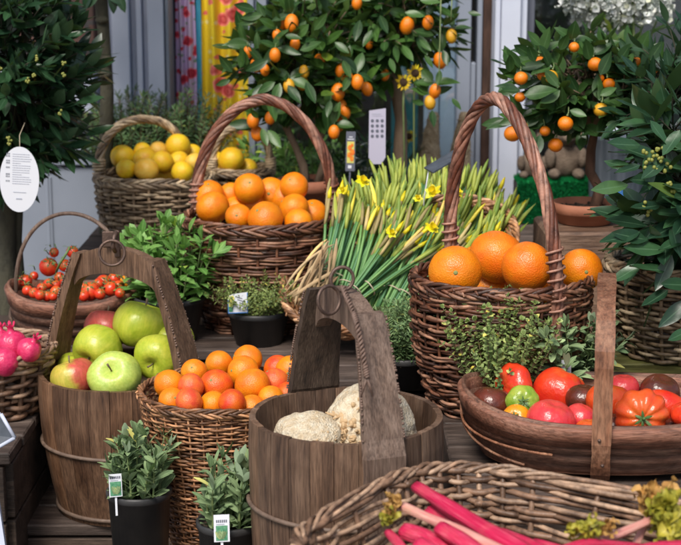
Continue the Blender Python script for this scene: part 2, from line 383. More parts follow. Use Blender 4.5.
M['cut']=mat_plain('cut_end',(.62,.40,.28),(.72,.55,.38),90,.6)
M['band']=mat_plain('rubber_band',(.5,.42,.3),rough=.6)
M['pot']=mat_plain('black_plastic',(.016,.018,.022),(.055,.052,.05),14,.45,.2,300)
M['terra']=mat_plain('terracotta',(.30,.105,.055),(.40,.16,.09),16,.75,.4,180)
M['soil']=mat_plain('soil',(.03,.02,.013),(.09,.06,.04),120,.95,1.0,220,bdist=.006)
M['white']=mat_plain('white_paint',(.46,.50,.62),(.54,.58,.70),5,.45,.15,60)
M['post']=mat_plain('white_gloss_paint',(.56,.60,.72),(.64,.68,.79),5,.4,.15,60)
M['panel']=mat_plain('grey_paint',(.21,.24,.30),(.26,.29,.355),4,.5,.15,60)
M['reflect_dk']=mat_plain('dark_grey_reflection',(.10,.11,.14),(.15,.16,.20),5,.5,.15,60)  # tone of a dark reflection in the window glass, put into flat colour
M['brownpaint']=mat_wood('brown_door_wood',(.06,.03,.02),(.11,.055,.035),(.025,.012,.01),(25,25,2))
M['card']=mat_plain('card_white',(.70,.72,.78),rough=.5)
M['card_l']=mat_plain('card_lilac',(.50,.48,.60),rough=.45)
M['card_b']=mat_plain('card_blue',(.05,.20,.55),rough=.4)
M['ink']=mat_plain('print_grey',(.12,.13,.17),rough=.6)
M['ink_l']=mat_plain('print_pale',(.38,.40,.48),rough=.6)
M['pic_g']=mat_plain('print_green',(.02,.16,.08),(.14,.36,.2),260,.5)
M['pic_o']=mat_plain('print_orange',(.80,.10,.02),(.85,.35,.03),200,.4)
M['pic_y']=mat_plain('print_yellow',(.75,.6,.12),(.55,.62,.2),160,.4)
M['slate']=mat_plain('slate',(.035,.045,.06),(.07,.085,.11),60,.6)
M['chalk']=mat_plain('chalk',(.6,.62,.68),rough=.8)
M['turf']=mat_leaf('plastic_turf',(.006,.15,.045),(.012,.27,.085),rough=.4,vein=0,trans=0)
M['toy']=mat_plain('plush',(.10,.07,.05),(.20,.15,.11),40,.95,1.0,260,bdist=.004)
M['hess']=mat_plain('hessian',(.40,.28,.16),(.66,.51,.33),60,.95,1.0,160,bdist=.01)
M['zinc']=mat_plain('zinc',(.07,.09,.11),(.17,.20,.24),12,.45,.1,60,metal=.5,stretch=(6,6,.5))
M['petal_w']=mat_leaf('white_petal',(.66,.68,.74),(.76,.78,.80),rough=.5,vein=0,trans=.2)
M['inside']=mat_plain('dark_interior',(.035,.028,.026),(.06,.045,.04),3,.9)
M['teal']=mat_plain('teal_cloth',(.01,.09,.11),(.02,.13,.15),20,.8)
M['sunf']=mat_leaf('sunflower_petal',(.70,.46,.01),(.82,.56,.02),rough=.6,vein=.1,trans=.1)
M['sunc']=mat_plain('sunflower_centre',(.04,.02,.01),(.08,.045,.02),200,.9,1,300)
M['pave']=mat_plain('paving',(.16,.155,.15),(.23,.22,.21),3,.8,.5,80)
def mat_glass():
    m,t,s=nodes('shop_glass'); g=N(t,'ShaderNodeBsdfGlossy'); g.inputs['Roughness'].default_value=.03; g.inputs[0].default_value=(.8,.85,.9,1)
    tr=N(t,'ShaderNodeBsdfTransparent'); tr.inputs[0].default_value=(.82,.88,.9,1); mx=N(t,'ShaderNodeMixShader'); mx.inputs[0].default_value=.12
    t.links.new(tr.outputs[0],mx.inputs[1]); t.links.new(g.outputs[0],mx.inputs[2]); t.links.new(mx.outputs[0],t.nodes['Material Output'].inputs[0]); return m
M['glass']=mat_glass()
def mat_brick():
    m,t,s=nodes('dark_brick'); tc=N(t,'ShaderNodeTexCoord'); mp=N(t,'ShaderNodeMapping'); mp.inputs['Rotation'].default_value=(PI/2,0,0)
    t.links.new(tc.outputs['Object'],mp.inputs[0]); b=N(t,'ShaderNodeTexBrick'); t.links.new(mp.outputs[0],b.inputs[0])
    b.inputs['Color1'].default_value=(.055,.03,.025,1); b.inputs['Color2'].default_value=(.10,.05,.04,1); b.inputs['Mortar'].default_value=(.05,.045,.045,1)
    b.inputs['Scale'].default_value=1; b.inputs['Brick Width'].default_value=.22; b.inputs['Row Height'].default_value=.075; b.inputs['Mortar Size'].default_value=.006
    n=noisef(t,tc.outputs['Object'],30,5); col=mixc(t,.8,b.outputs[0],ramp(t,n,[(.3,(.5,.5,.5)),(.7,(1.3,1.3,1.3))]),'MULTIPLY')
    t.links.new(col,s.inputs['Base Color']); s.inputs['Roughness'].default_value=.85; bump(t,s,b.outputs[1],-.6,.01); return m
M['brick']=mat_brick()
def mat_floral(name,base,flow,leafc,dark,sc_=26):
    m,t,s=nodes(name); tc=N(t,'ShaderNodeTexCoord')
    def blob(scale,thr,off):
        mp=N(t,'ShaderNodeMapping'); mp.inputs['Location'].default_value=off; mp.inputs['Scale'].default_value=(1,.15,1); t.links.new(tc.outputs['Object'],mp.inputs[0])
        nz=noisef(t,mp.outputs[0],scale*2.4,2); ma=N(t,'ShaderNodeVectorMath',operation='ADD'); t.links.new(mp.outputs[0],ma.inputs[0])
        vs=N(t,'ShaderNodeVectorMath',operation='SCALE'); t.links.new(nz,vs.inputs[0]); vs.inputs['Scale'].default_value=.012; t.links.new(vs.outputs[0],ma.inputs[1])
        v=N(t,'ShaderNodeTexVoronoi'); v.inputs['Scale'].default_value=scale; t.links.new(ma.outputs[0],v.inputs['Vector'])
        return v,ramp(t,v.outputs['Distance'],[(thr,(1,1,1)),(thr+.05,(0,0,0))])
    v1,f1=blob(sc_,.33,(0,0,0)); v2,f2=blob(sc_*1.7,.22,(3,1,2)); v3,f3=blob(sc_*2.2,.2,(7,1,5))
    col=mixc(t,f3,base,leafc); col=mixc(t,f2,col,flow)
    rose=ramp(t,v1.outputs['Distance'],[(0,dark),(.14,flow),(.2,dark),(.26,flow),(.34,tuple(min(1,x*1.3+.1) for x in flow))])
    col=mixc(t,f1,col,rose)
    t.links.new(col,s.inputs['Base Color']); s.inputs['Roughness'].default_value=.85; return m
M['cur_pink']=mat_floral('lilac_floral',(.58,.46,.68),(.55,.04,.08),(.2,.3,.2),(.3,.01,.03),24)
M['cur_yel']=mat_floral('yellow_floral',(.74,.55,.02),(.66,.14,.12),(.75,.68,.3),(.45,.03,.04),18)
M['cur_blue']=mat_plain('blue_trim',(.05,.33,.50),(.08,.4,.55),30,.8)

# ------------------------------------------------------------------ the setting
def Z(py,Y): return at(CX,py,Y).z
WY=3.95
def WX(px,Y=WY,py=120): return at(px,py,Y).x
g=MB(); g.add([(-60,-60,0),(60,-60,0),(60,60,0),(-60,60,0)],[(0,1,2,3)],smooth=False)
tag(g.build('pavement',M['pave']),kind='structure')

def slab(mb,x0,x1,y0,y1,z0,z1,b=.003): mb.box(((x0+x1)/2,(y0+y1)/2,(z0+z1)/2),(x1-x0,y1-y0,z1-z0),bev=b)
shop=thing('shop_front','grey and white painted shop front with dark brick and window glass','shop front',(0,WY,0))
def spart(name,mat,fn,par=shop):
    m=MB(); m.M=Matrix.Translation((0,-WY,0)); fn(m); return m.build(name,mat,par)
zt=3.2
def f(m):
    slab(m,-3.0,WX(97),WY,WY+.2,Z(69,WY),zt)
spart('brick_wall',M['brick'],f)
spart('window_sill',M['white'],lambda m: slab(m,-3.0,WX(97),WY-.03,WY+.15,Z(112,WY),Z(69,WY)-.002))
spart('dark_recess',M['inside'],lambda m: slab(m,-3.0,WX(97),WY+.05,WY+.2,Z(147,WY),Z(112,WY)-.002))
def f(m):
    slab(m,-3.0,WX(45)-.004,WY,WY+.1,0,Z(165,WY)-.006); slab(m,WX(45)+.004,WX(170),WY,WY+.1,0,Z(165,WY)-.006)
    slab(m,-3.0,WX(105),WY-.012,WY+.08,Z(165,WY),Z(147,WY)-.002)
    slab(m,WX(45)-.004,WX(45)+.004,WY-.006,WY+.05,0,Z(165,WY)-.006)
    for k in range(8): slab(m,-3+k*.28,-3+k*.28+.272,WY-.004,WY+.02,0,Z(165,WY)-.03)
spart('base_panel',M['panel'],f)
def f(m):
    xs=[107,112,117,134,140,146,152,168]
    for i,(a,b) in enumerate(zip(xs,xs[1:])):
        dy=[0,.018,.0,.03,.012,.03,0][i]
        slab(m,WX(a),WX(b)-.0015,WY-.04+dy,WY+.08,Z(165,WY),zt)
spart('door',M['white'],f)
def f(m):
    slab(m,WX(168)+.001,WX(172),WY-.03,WY+.1,.4,zt); slab(m,WX(250),WX(256),WY-.05,WY+.1,.3,zt); slab(m,WX(256)+.001,WX(268),WY-.03,WY+.1,.3,zt)
    slab(m,WX(172),WX(250),WY-.03,WY+.1,0,Z(205,WY))
spart('window_reflection',M['panel'],f)
def f(m):
    slab(m,WX(456),WX(469),WY-.02,WY+.08,.3,zt); slab(m,WX(476)-.002,WX(480),WY-.02,WY+.08,.3,zt); slab(m,WX(469)+.001,WX(476)-.004,WY-.015,WY+.08,.3,Z(62,WY))
spart('window_reflection',M['panel'],f)
spart('window_reflection',M['brownpaint'],lambda m: slab(m,WX(480)+.001,WX(491),WY-.01,WY+.1,.3,zt))
def f(m):
    slab(m,WX(489),WX(494),WY-.11,WY-.02,.3,zt); slab(m,WX(494)+.0015,WX(513),WY-.12,WY-.02,.3,zt); slab(m,WX(513)+.002,WX(520),WY-.10,WY-.02,.3,zt)
spart('door_post',M['post'],f)
spart('window_reflection',M['reflect_dk'],lambda m: slab(m,WX(521),WX(529),WY-.06,WY+.1,.3,zt))  # dark glass reflection beside the post, built as a solid coloured strip
spart('stall_riser',M['panel'],lambda m: (slab(m,WX(268)+.001,WX(456)-.001,WY-.02,WY+.1,0,Z(215,WY)), slab(m,WX(530),3,WY-.02,WY+.1,0,Z(248,WY))))
spart('window_glass',M['glass'],lambda m: slab(m,WX(268)+.001,WX(456)-.001,WY+.02,WY+.026,Z(215,WY)+.002,zt,0))
spart('window_glass',M['glass'],lambda m: slab(m,WX(530),3,WY+.02,WY+.026,Z(248,WY)+.002,zt,0))
spart('inner_screen',M['white'],lambda m: (slab(m,WX(425),WX(440),WY+.06,WY+.08,.4,zt), slab(m,WX(441),WX(458),WY+.07,WY+.09,.4,zt)))
spart('inner_curtain',M['teal'],lambda m: slab(m,WX(395),WX(424),WY+.30,WY+.32,.4,1.35))
def f(m):
    slab(m,-3.2,3.2,WY+1.6,WY+1.7,0,zt); slab(m,-3.2,-3.1,WY+.2,WY+1.6,0,zt); slab(m,3.05,3.15,WY+.12,WY+1.6,0,zt)
    slab(m,-3.2,3.2,WY+.21,WY+1.7,zt,zt+.1); slab(m,WX(172),3,WY+.12,WY+1.6,.3,.5)
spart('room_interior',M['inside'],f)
spart('upper_wall',M['brick'],lambda m: slab(m,-3.2,3.2,WY-.02,WY+.2,zt+.002,5.2))
spart('wooden_door',M['brownpaint'],lambda m: slab(m,WX(537),WX(552),WY+.25,WY+.3,.5,zt))

# curtains in the left window
def curtain(name,label,x0,x1,mat,y,amp,nf):
    m=MB(); n=90; vs=[];fs=[]
    for i in range(n+1):
        u=i/n; x=lerp(x0,x1,u); dy=amp*math.sin(u*nf*2*PI)+amp*.4*math.sin(u*nf*5+1)
        for k in range(9): vs.append((x+.002*math.sin(k*2+u*9),y+dy*(1-.04*k),lerp(.75,2.3,k/8)))
    for i in range(n):
        for k in range(8): fs.append((i*9+k,(i+1)*9+k,(i+1)*9+k+1,i*9+k+1))
    m.add(vs,fs); return tag(m.build(name,mat),label,'curtain')
curtain('curtain','lilac curtain with red rose print beside the white door',WX(172)+.004,WX(194),M['cur_pink'],WY+.09,.012,2.5)
curtain('curtain','narrow bright blue curtain strip between the lilac and yellow ones',WX(194),WX(200),M['cur_blue'],WY+.10,.004,1)
curtain('curtain','yellow curtain with pink rose print in the left window',WX(200),WX(250)-.004,M['cur_yel'],WY+.085,.015,3)

# staging
def staging(name,label,x0,x1,y0,y1,z0,z1,n=5,mat=None,cat='staging',group=None,rz=0.0,along=True):
    cx,cy=(x0+x1)/2,(y0+y1)/2
    t=thing(name,label,cat,(cx,cy,z0),rz,group); wd=(y1-y0)/n
    for k in range(n):
        m=MB(); m.box((rnd(-.002,.002),-(y1-y0)/2+(k+.5)*wd,z1-z0-.011+rnd(-.001,.001)),(x1-x0+rnd(-.006,.004),wd-.004,.022),bev=.003); m.build('plank_top',mat or M['deck'],t)
    hh=z1-z0-.024; nb=max(1,int(round(hh/.10)))
    for yy,ly in ((y0,1),(y1,-1)):
        for k in range(nb):
            m=MB(); m.box((0,yy-cy+ly*.011,(k+.5)*hh/nb),(x1-x0-.03,.018,hh/nb-.006),bev=.002); m.build('side_board',M['crate'],t)
    for xx in (-1,1):
        for k in range(nb):
            m=MB(); m.box((xx*((x1-x0)/2-.012),0,(k+.5)*hh/nb),(.018,y1-y0-.05,hh/nb-.006),bev=.002); m.build('end_board',M['crate'],t)
    return t
LV=.83
staging('wooden_staging','dark weathered wooden shelf carrying the trug of large tomatoes',.17,1.3,2.03,2.66,.0,LV,5)
staging('wooden_staging','weathered wooden shelf under the daffodils and both basketfuls of oranges',-.185,1.3,2.665,3.28,.0,LV,6)
staging('wooden_staging','weathered wooden shelf under the cherry tomato trug at the left',-1.3,-.19,2.88,3.28,.0,LV,4)
staging('wooden_staging','upper wooden shelf at the back under the lemon baskets',-.61,1.3,3.30,3.86,.0,.93,4)
staging('wooden_staging','lowest wooden step under the herb pots in front',-.40,.16,1.9,2.56,.0,.55,6)
staging('wooden_crate','dark wooden crate end on which the apple bucket stands',-.60,-.20,2.565,2.87,.0,.586,3,cat='crate')
m_c=staging('wooden_crate','dark wooden crate under the basket of pomegranates',-1.05,-.565,2.45,2.86,.0,.762,4,cat='crate')
m_c=staging('wooden_crate','wooden crate under the central bucket of celeriac',-.12,.14,1.97,2.24,.552,.66,3,cat='crate')
m_c=staging('wooden_crate','wooden crate under the rhubarb basket',-.02,.66,1.38,1.94,.0,.775,6,cat='crate')
m_c=staging('wooden_crate','low dark crate in the bottom left corner',-.66,-.43,2.10,2.40,.0,.51,3,cat='crate')

# ------------------------------------------------------------------ wicker
class Basket:
    def __init__(s,name,label,cat,base,rt,rb,h,nst=30,rows=22,grp=1,rr=.0028,mat='wk_dark',rim_r=.0045,rim_n=3,rz=0.0,tilt=None,expo=2.0,bulge=0.0,floor=True,bmat=None,rimloops=1,wob=0.0,jit=1.0,group=None,flare=0.0):
        s.t=thing(name,label,cat,base,rz,group)
        if tilt: s.t.rotation_euler=tilt
        s.rt,s.rb,s.h,s.e,s.bulge,s.rz=rt,rb,h,expo,bulge,rz
        s.wob=wob; s.mat=M[mat]; s.rr=rr; s.rim_r=rim_r; s.base=Vector(base); s.flare=flare
        m=MB()
        for k in range(nst):
            th=2*PI*k/nst; pts=[s.P(th,t/8) for t in range(9)]
            m.tube(pts,rr*.95,5)
        amp=rr*1.25; sp=4
        for j in range(rows):
            t=(j+.5)/rows; ph=(j//grp)%2; a0=rnd(0,6.28); np_=3
            for q in range(np_):
                st=a0+q*2*PI/np_; ln=2*PI/np_+rnd(.02,.10); n=int(nst*sp*ln/(2*PI)); pts=[]; s1,s2,s3=rnd(0,6),rnd(0,6),rnd(.8,1.15)
                for i in range(n+1):
                    th=st+ln*i/n; ed=max(0,1-min(i,n-i)/2.0)
                    o=amp*math.cos(th*nst/2+PI*ph)+rr*.25*jit*math.sin(th*3+s1)-ed*rr*.8
                    zt_=t+(rr*.45*jit*math.sin(th*2+s2)+rr*.35*jit*math.sin(th*7+s1))/s.h
                    pts.append(s.P(th,zt_,o))
                m.tube(pts,rr*s3,5)
        m.build('woven_side',bmat and M[bmat] or s.mat,s.t)
        m=MB()
        for lo in range(rimloops):
            s.rope_ring(m,1.0+lo*0,rim_r,rim_n,nst/2.6*(1 if lo%2==0 else -1),zoff=-lo*rim_r*1.6,roff=lo*rim_r*.5)
        for k in range(int(nst*.5)):   # loose rod ends at the border
            th=rnd(0,6.28); p=s.P(th,1.0); q=s.P(th+rnd(.05,.12),1.0+rnd(-.1,.02)/max(.2,s.h/.2),rim_r*2.0)
            m.tube([p,(p+q)/2+Vector((0,0,rim_r*.5)),q],[rr*.8,rr*.8,rr*.5],5)
        m.build('rim',s.mat,s.t)
        if floor:
            m=MB(); n=40; vs=[(0,0,.006)]+[tuple(s.P(2*PI*k/n,.03,-rr)) for k in range(n)]
            m.add(vs,[(0,1+k,1+(k+1)%n) for k in range(n)])
            m.add([(v[0],v[1],v[2]-.004) for v in vs],[(0,1+(k+1)%n,1+k) for k in range(n)])
            m.build('base',s.mat,s.t)
    def P(s,th,t,o=0.0):
        tt=max(-.05,min(1.06,t))
        a=lerp(s.rb[0],s.rt[0],tt)+s.bulge*math.sin(PI*min(1,max(0,tt)))+s.flare*tt**4+o; b=lerp(s.rb[1],s.rt[1],tt)+s.bulge*math.sin(PI*min(1,max(0,tt)))+s.flare*tt**4+o
        c,si=math.cos(th),math.sin(th); e=2/s.e
        return Vector((a*math.copysign(abs(c)**e,c),b*math.copysign(abs(si)**e,si),s.h*t+s.wob*math.sin(2*th+.6)*tt))
    def rope_ring(s,m,t,r,ns,turns,zoff=0,roff=0):
        n=int(abs(turns)*9)
        for k in range(ns):
            pts=[]; pk=rnd(0,6)
            for i in range(n):
                th=2*PI*i/n; a=round(turns)*th+2*PI*k/ns
                pts.append(s.P(th,t+(math.sin(a)*r*.95+zoff+.0012*math.sin(th*5+pk))/s.h,math.cos(a)*r*.95+roff))
            # break every strand into pieces so that rods differ
            c0=0
            while c0<n:
                c1=min(n,c0+random.randint(int(n*.12)+3,int(n*.3)+4)); seg=[pts[i%n] for i in range(c0,c1+1)]
                if len(seg)>2: m.tube(seg,[r*.5]+[r*rnd(.6,.75)]*(len(seg)-2)+[r*.5],6)
                c0=c1
    def handle(s,th0,th1,height,r=.006,ns=5,turns=9,mat=None,down=.06,shape=.75,wrap=True,skew=0.0,name='handle',ce=.92):
        A=s.P(th0,1.0); B=s.P(th1,1.0); mid=(A+B)/2; ax=(B-A)/2; up=Vector((0,0,1)); n=56
        cur=[]
        ea=s.P(th0,1-down/s.h*1.0,.0); eb=s.P(th1,1-down/s.h*1.0,0)
        for i in range(5): cur.append(ea.lerp(A,i/5))
        for i in range(n+1):
            u=PI*i/n; c=-math.cos(u); si=math.sin(u)
            cur.append(mid+ax*math.copysign(abs(c)**ce,c)+up*(height*si**shape)+ax.normalized()*skew*si)
        for i in range(1,6): cur.append(B.lerp(eb,i/5))
        m=MB(); rope(m,cur,r,ns,turns,ax.normalized())
        if wrap:
            wr=s.rr*.8
            for (i0,i1) in ((3,9),(len(cur)-10,len(cur)-4)):
                pts=[]; K=80
                for k in range(K):
                    q=i0+(i1-i0)*k/(K-1); p=cur[int(q)].lerp(cur[min(int(q)+1,len(cur)-1)],q-int(q)); a=2*PI*7*k/(K-1)
                    T=(cur[int(q)+1]-cur[int(q)]).normalized(); Nn=T.cross(ax.normalized().cross(up)).normalized(); Bn=T.cross(Nn)
                    pts.append(p+(Nn*math.cos(a)+Bn*math.sin(a))*(r*1.32+rnd(0,.0008)))
                m.tube(pts,wr,5)
        m.build(name,mat and M[mat] or s.mat,s.t)
def rope(m,cur,r,ns,turns,ax):
    n=len(cur); nrm=ax.cross(Vector((0,0,1))).normalized(); sub=3; K=(n-1)*sub
    for k in range(ns):
        pts=[];rad=[]; ro=rnd(.85,1.1)
        for i in range(K+1):
            q=i/sub; a_=int(q); p=cur[a_].lerp(cur[min(a_+1,n-1)],q-a_); T=(cur[min(a_+1,n-1)]-cur[max(a_-1,0)]).normalized()
            Bn=T.cross(nrm).normalized(); a=2*PI*(k/ns+turns*i/K)
            pts.append(p+(nrm*math.cos(a)+Bn*math.sin(a))*r*.68); rad.append(r*.46*ro*(1+.08*math.sin(i*.4+k)))
        m.tube(pts,rad,6)
def bed(par,rx,ry,z,dome,mat):
    m=MB(); m.lathe([(1,z-.02),(.97,z-.005),(.7,z+dome*.5),(.35,z+dome*.9),(.01,z+dome)],28,sx=rx,sy=ry); return m.build('lining',mat,par)

# ------------------------------------------------------------------ fruit meshes
def smooth_mesh(name,fn,mats,nu=32,nv=24):
    m=MB(); m.ball((0,0,0),1,nu,nv,fn); me_o=m.build(name,mats); me=me_o.data; bpy.data.objects.remove(me_o); return me
def dimple(ph,w,d): return -d*math.exp(-(ph/w)**2)
def f_orange(seed):
    def f(d,ph,th):
        k=1+.025*noise.noise(d*1.3+Vector((seed,0,0)))+.012*noise.noise(d*4+Vector((seed,3,0)))
        k+=dimple(ph,.16,.05)+dimple(PI-ph,.2,.03); v=d*k; v.z*=.96; return v
    return f
def f_apple(seed):
    def f(d,ph,th):
        k=1+.05*noise.noise(d*1.2+Vector((seed,0,0)))+.025*math.cos(5*th+seed)*(math.sin(ph))*(.4+.6*(ph/PI))
        k+=dimple(ph,.42,.45)+dimple(PI-ph,.35,.30); v=d*k
        v.x*=1+.04*math.cos(ph); v.y*=1+.04*math.cos(ph); v.z*=.97; return v
    return f
def f_tom(seed,ribs,amp,flat):
    def f(d,ph,th):
        k=1+.04*noise.noise(d*1.1+Vector((seed,0,0)))-amp*(abs(math.cos(ribs*.5*th+seed+.4*math.sin(th*2)))**3)*math.sin(ph)**.7*(1 if ph<PI*.7 else .6)*.8
        k+=dimple(ph,.35,.22)+dimple(PI-ph,.2,.06); v=d*k; v.z*=flat; return v
    return f
def f_oval(el,seed=0,tip=0.0):
    def f(d,ph,th):
        k=1+.03*noise.noise(d*1.3+Vector((seed,0,0)))+tip*math.exp(-(ph/.3)**2)+tip*.6*math.exp(-((PI-ph)/.3)**2); v=d*k; v.z*=el; return v
    return f
def f_pome(seed):
    def f(d,ph,th):
        k=1+.05*noise.noise(d*1.3+Vector((seed,0,0)))+.02*math.cos(6*th); return d*k
    return f
def f_cel(seed):
    def f(d,ph,th):
        k=1+.10*noise.noise(d*1.4+Vector((seed,0,0)))+.07*noise.noise(d*3.5+Vector((seed,5,0)))+.018*noise.noise(d*9+Vector((seed,2,0)))+.010*noise.noise(d*22+Vector((seed,2,0)))
        return d*k
    return f
ME={}
for i in range(3): ME['orange%d'%i]=smooth_mesh('orange',f_orange(i*7.3),M['orange'])
for i in range(3): ME['apple%d'%i]=smooth_mesh('apple',f_apple(i*5.1),M['apple'])
ME['tom_beef']=smooth_mesh('tomato',f_tom(1,9,.13,.82),M['t_red'],64)
ME['tom_rib']=smooth_mesh('tomato',f_tom(2.3,5,.10,.94),M['t_red'],64)
ME['tom_smooth']=smooth_mesh('tomato',f_tom(4,6,.03,.86),M['t_red'],40)
ME['tom_flat']=smooth_mesh('tomato',f_tom(6,7,.06,.74),M['t_red'],64)
ME['tom_long']=smooth_mesh('tomato',f_oval(1.7,3),M['t_red'],32)
ME['cherry']=smooth_mesh('cherry_tomato',f_oval(.96,3),M['t_red'],16,10)
ME['kumquat']=smooth_mesh('kumquat',f_oval(1.32,2),M['kumquat'],16,12)
ME['kumround']=smooth_mesh('calamondin',f_oval(.94,2),M['kumquat'],16,12)
ME['lemon0']=smooth_mesh('lemon',f_oval(1.08,2,.05),M['lemon'],24,16)
ME['lemon1']=smooth_mesh('lemon',f_oval(1.0,6,.03),M['lemon'],24,16)
ME['pome']=smooth_mesh('pomegranate',f_pome(2),M['pome'])
ME['cel0']=smooth_mesh('celeriac',f_cel(2),M['celeriac'],72,48)
ME['cel1']=smooth_mesh('celeriac',f_cel(11),M['celeriac'],72,48)
_mcopy={}
def mesh_with(me,mat):
    k=(me.name,mat.name)
    if k not in _mcopy:
        c=me.copy(); c.materials.clear(); c.materials.append(mat); _mcopy[k]=c
    return _mcopy[k]
def part_mesh(name,fn,mats):
    m=MB(); fn(m); o=m.build(name,mats); me=o.data; bpy.data.objects.remove(o); return me
def _button(m):
    m.lathe([(.001,.955),(.05,.96),(.085,.94),(.095,.91)],8,close_bottom=False)
ME['button']=part_mesh('stem_end',_button,M['button'])
def _calyx(m):
    for k in range(6):
        a=k*PI/3+rnd(-.15,.15); m.leaf((0,0,.72),(math.cos(a),math.sin(a),.55),.46*rnd(.7,1.15),.11,curl=rnd(.2,1.6),fold=-.3,seg=6,shape=0,wav=.1)
    m.tube([(0,0,.6),(.01,.02,.8),(.06,.03,.93)],[.06,.05,.06],6)
def _calyxb(m):
    for k in range(5):
        a=k*PI/2.5+rnd(-.15,.15); m.leaf((0,0,.86),(math.cos(a),math.sin(a),.3),.8*rnd(.8,1.1),.2,curl=rnd(.2,1.0),fold=-.2,seg=4,shape=0)
    m.tube([(0,0,.8),(.02,.05,1.1),(.1,.08,1.35)],[.06,.05,.06],5)
ME['calyx']=part_mesh('calyx',_calyx,M['calyx']); ME['calyx_c']=part_mesh('calyx',_calyxb,M['calyx'])
def _astem(m):
    m.tube([(0,0,.5),(.02,.0,.75),(.08,.02,1.0)],[.035,.03,.045],6)
def _eye(m):
    m.lathe([(.001,-.66),(.05,-.665),(.075,-.70),(.06,-.74)],9,close_bottom=False)
ME['eye']=part_mesh('blossom_end',_eye,M['stem_b'])
ME['astem']=part_mesh('stalk',_astem,M['stem_b'])
def _crown(m):
    m.lathe([(.34,.90),(.24,1.02),(.2,1.18),(.24,1.32)],12,close_bottom=False)
    for k in range(6):
        a=k*PI/3; m.leaf((.23*math.cos(a),.23*math.sin(a),1.28),(.45*math.cos(a),.45*math.sin(a),1),.38,.24,up=(math.cos(a),math.sin(a),0),curl=.2,seg=4,shape=0)
ME['pcrown']=part_mesh('crown',_crown,M['pome'])

def place(name,me,mat,P,r,axis=None,label='',cat='',group=None,spin=None,parts=(),scl=(1,1,1)):
    o=bpy.data.objects.new(name,mesh_with(me,mat)); COL.objects.link(o); o.location=P; jt=(rnd(.96,1.04),rnd(.96,1.04)) if name in('orange','lemon','apple') else (1,1); o.scale=(r*scl[0]*jt[0],r*scl[1]*jt[1],r*scl[2])
    ax=Vector(axis) if axis is not None else Vector((rnd(-1,1),rnd(-1,1),rnd(-.3,1)))
    q=ax.normalized().to_track_quat('Z','Y')@Euler((0,0,spin if spin is not None else rnd(0,6))).to_quaternion(); o.rotation_mode='QUATERNION'; o.rotation_quaternion=q
    tag(o,label,cat,group)
    for (pn,pm,pmat) in parts:
        c=bpy.data.objects.new(pn,mesh_with(pm,pmat)); COL.objects.link(c); c.parent=o
    return o
def layout(items,cz,ctr,rin,rad_k=1.0,iters=60,clamp=True,part_hidden=True,ell=None,rimz=None):
    """items: (px,py,rpx,...). Gives world centre and radius: every fruit starts on the plane z=cz inside the basket,
    then fruits that would cut through each other slide apart in depth."""
    S=[]; big=max(i[2] for i in items)
    for it in items:
        hid=part_hidden and it[2]<.72*big
        P=az(it[0],it[1],cz)
        if hid:   # mostly hidden fruit: full size, behind its neighbours
            Rr=.84*big; it=(it[0],it[1]+(Rr-it[2])*.35,Rr)+tuple(it[3:]); P=Vector((P.x,P.y+.03,P.z))
        S.append([P.y,it,hid])
    for s_ in S:
        if clamp: s_[0]=min(max(s_[0],ctr[1]-rin),ctr[1]+rin)
    for _ in range(iters):
        for i in range(len(S)):
            for j in range(i+1,len(S)):
                a,b=S[i],S[j]; A=at(a[1][0],a[1][1],a[0]); B=at(b[1][0],b[1][1],b[0])
                ra,rb=L(a[1][2],A),L(b[1][2],B); D=(ra+rb)*.97; d=(A-B).length
                if d<D:
                    lat2=(A.x-B.x)**2+(A.z-B.z)**2; need=math.sqrt(max(0,D*D-lat2)); cur=a[0]-b[0]; sg=1 if cur>0 or (cur==0 and a[1][1]<b[1][1]) else -1
                    mv=(need-abs(cur))*.5
                    if a[2]!=b[2]:
                        if a[2] and (need+a[0]*0)>0 and a[0]-b[0]<need: a[0]+=min(.02,(need-(a[0]-b[0]))*.5)
                        elif b[2] and b[0]-a[0]<need: b[0]+=min(.02,(need-(b[0]-a[0]))*.5)
                        continue
                    if mv>0: a[0]+=sg*mv*.6; b[0]-=sg*mv*.6
        if ell:
            a_,b_,rz_=ell
            for s_ in S:
                for _k in range(3):
                    P=at(s_[1][0],s_[1][1],s_[0]); r=L(s_[1][2],P); v=Vector((P.x-ctr[0],P.y-ctr[1],0)); v.rotate(Euler((0,0,-rz_)))
                    dz=P.z-(rimz if rimz else cz); re=math.sqrt(max(0,r*r-dz*dz)) if dz>0 else r
                    bb=(b_-re)*math.sqrt(max(0.0,1-min(1,abs(v.x)/max(.001,a_-re*.6))**2)) if b_>re else 0
                    if abs(v.y)>bb: s_[0]-=(v.y-math.copysign(bb,v.y))*.8
    return [(at(s_[1][0],s_[1][1],s_[0]),L(s_[1][2],at(s_[1][0],s_[1][1],s_[0])),s_[1]) for s_ in S]
def toward(dx,dy,dz=0): return Vector((dx,-1,dz)).normalized() if False else Vector((dx,dy,dz)).normalized()
VIEW=Vector((0,-1,.2))

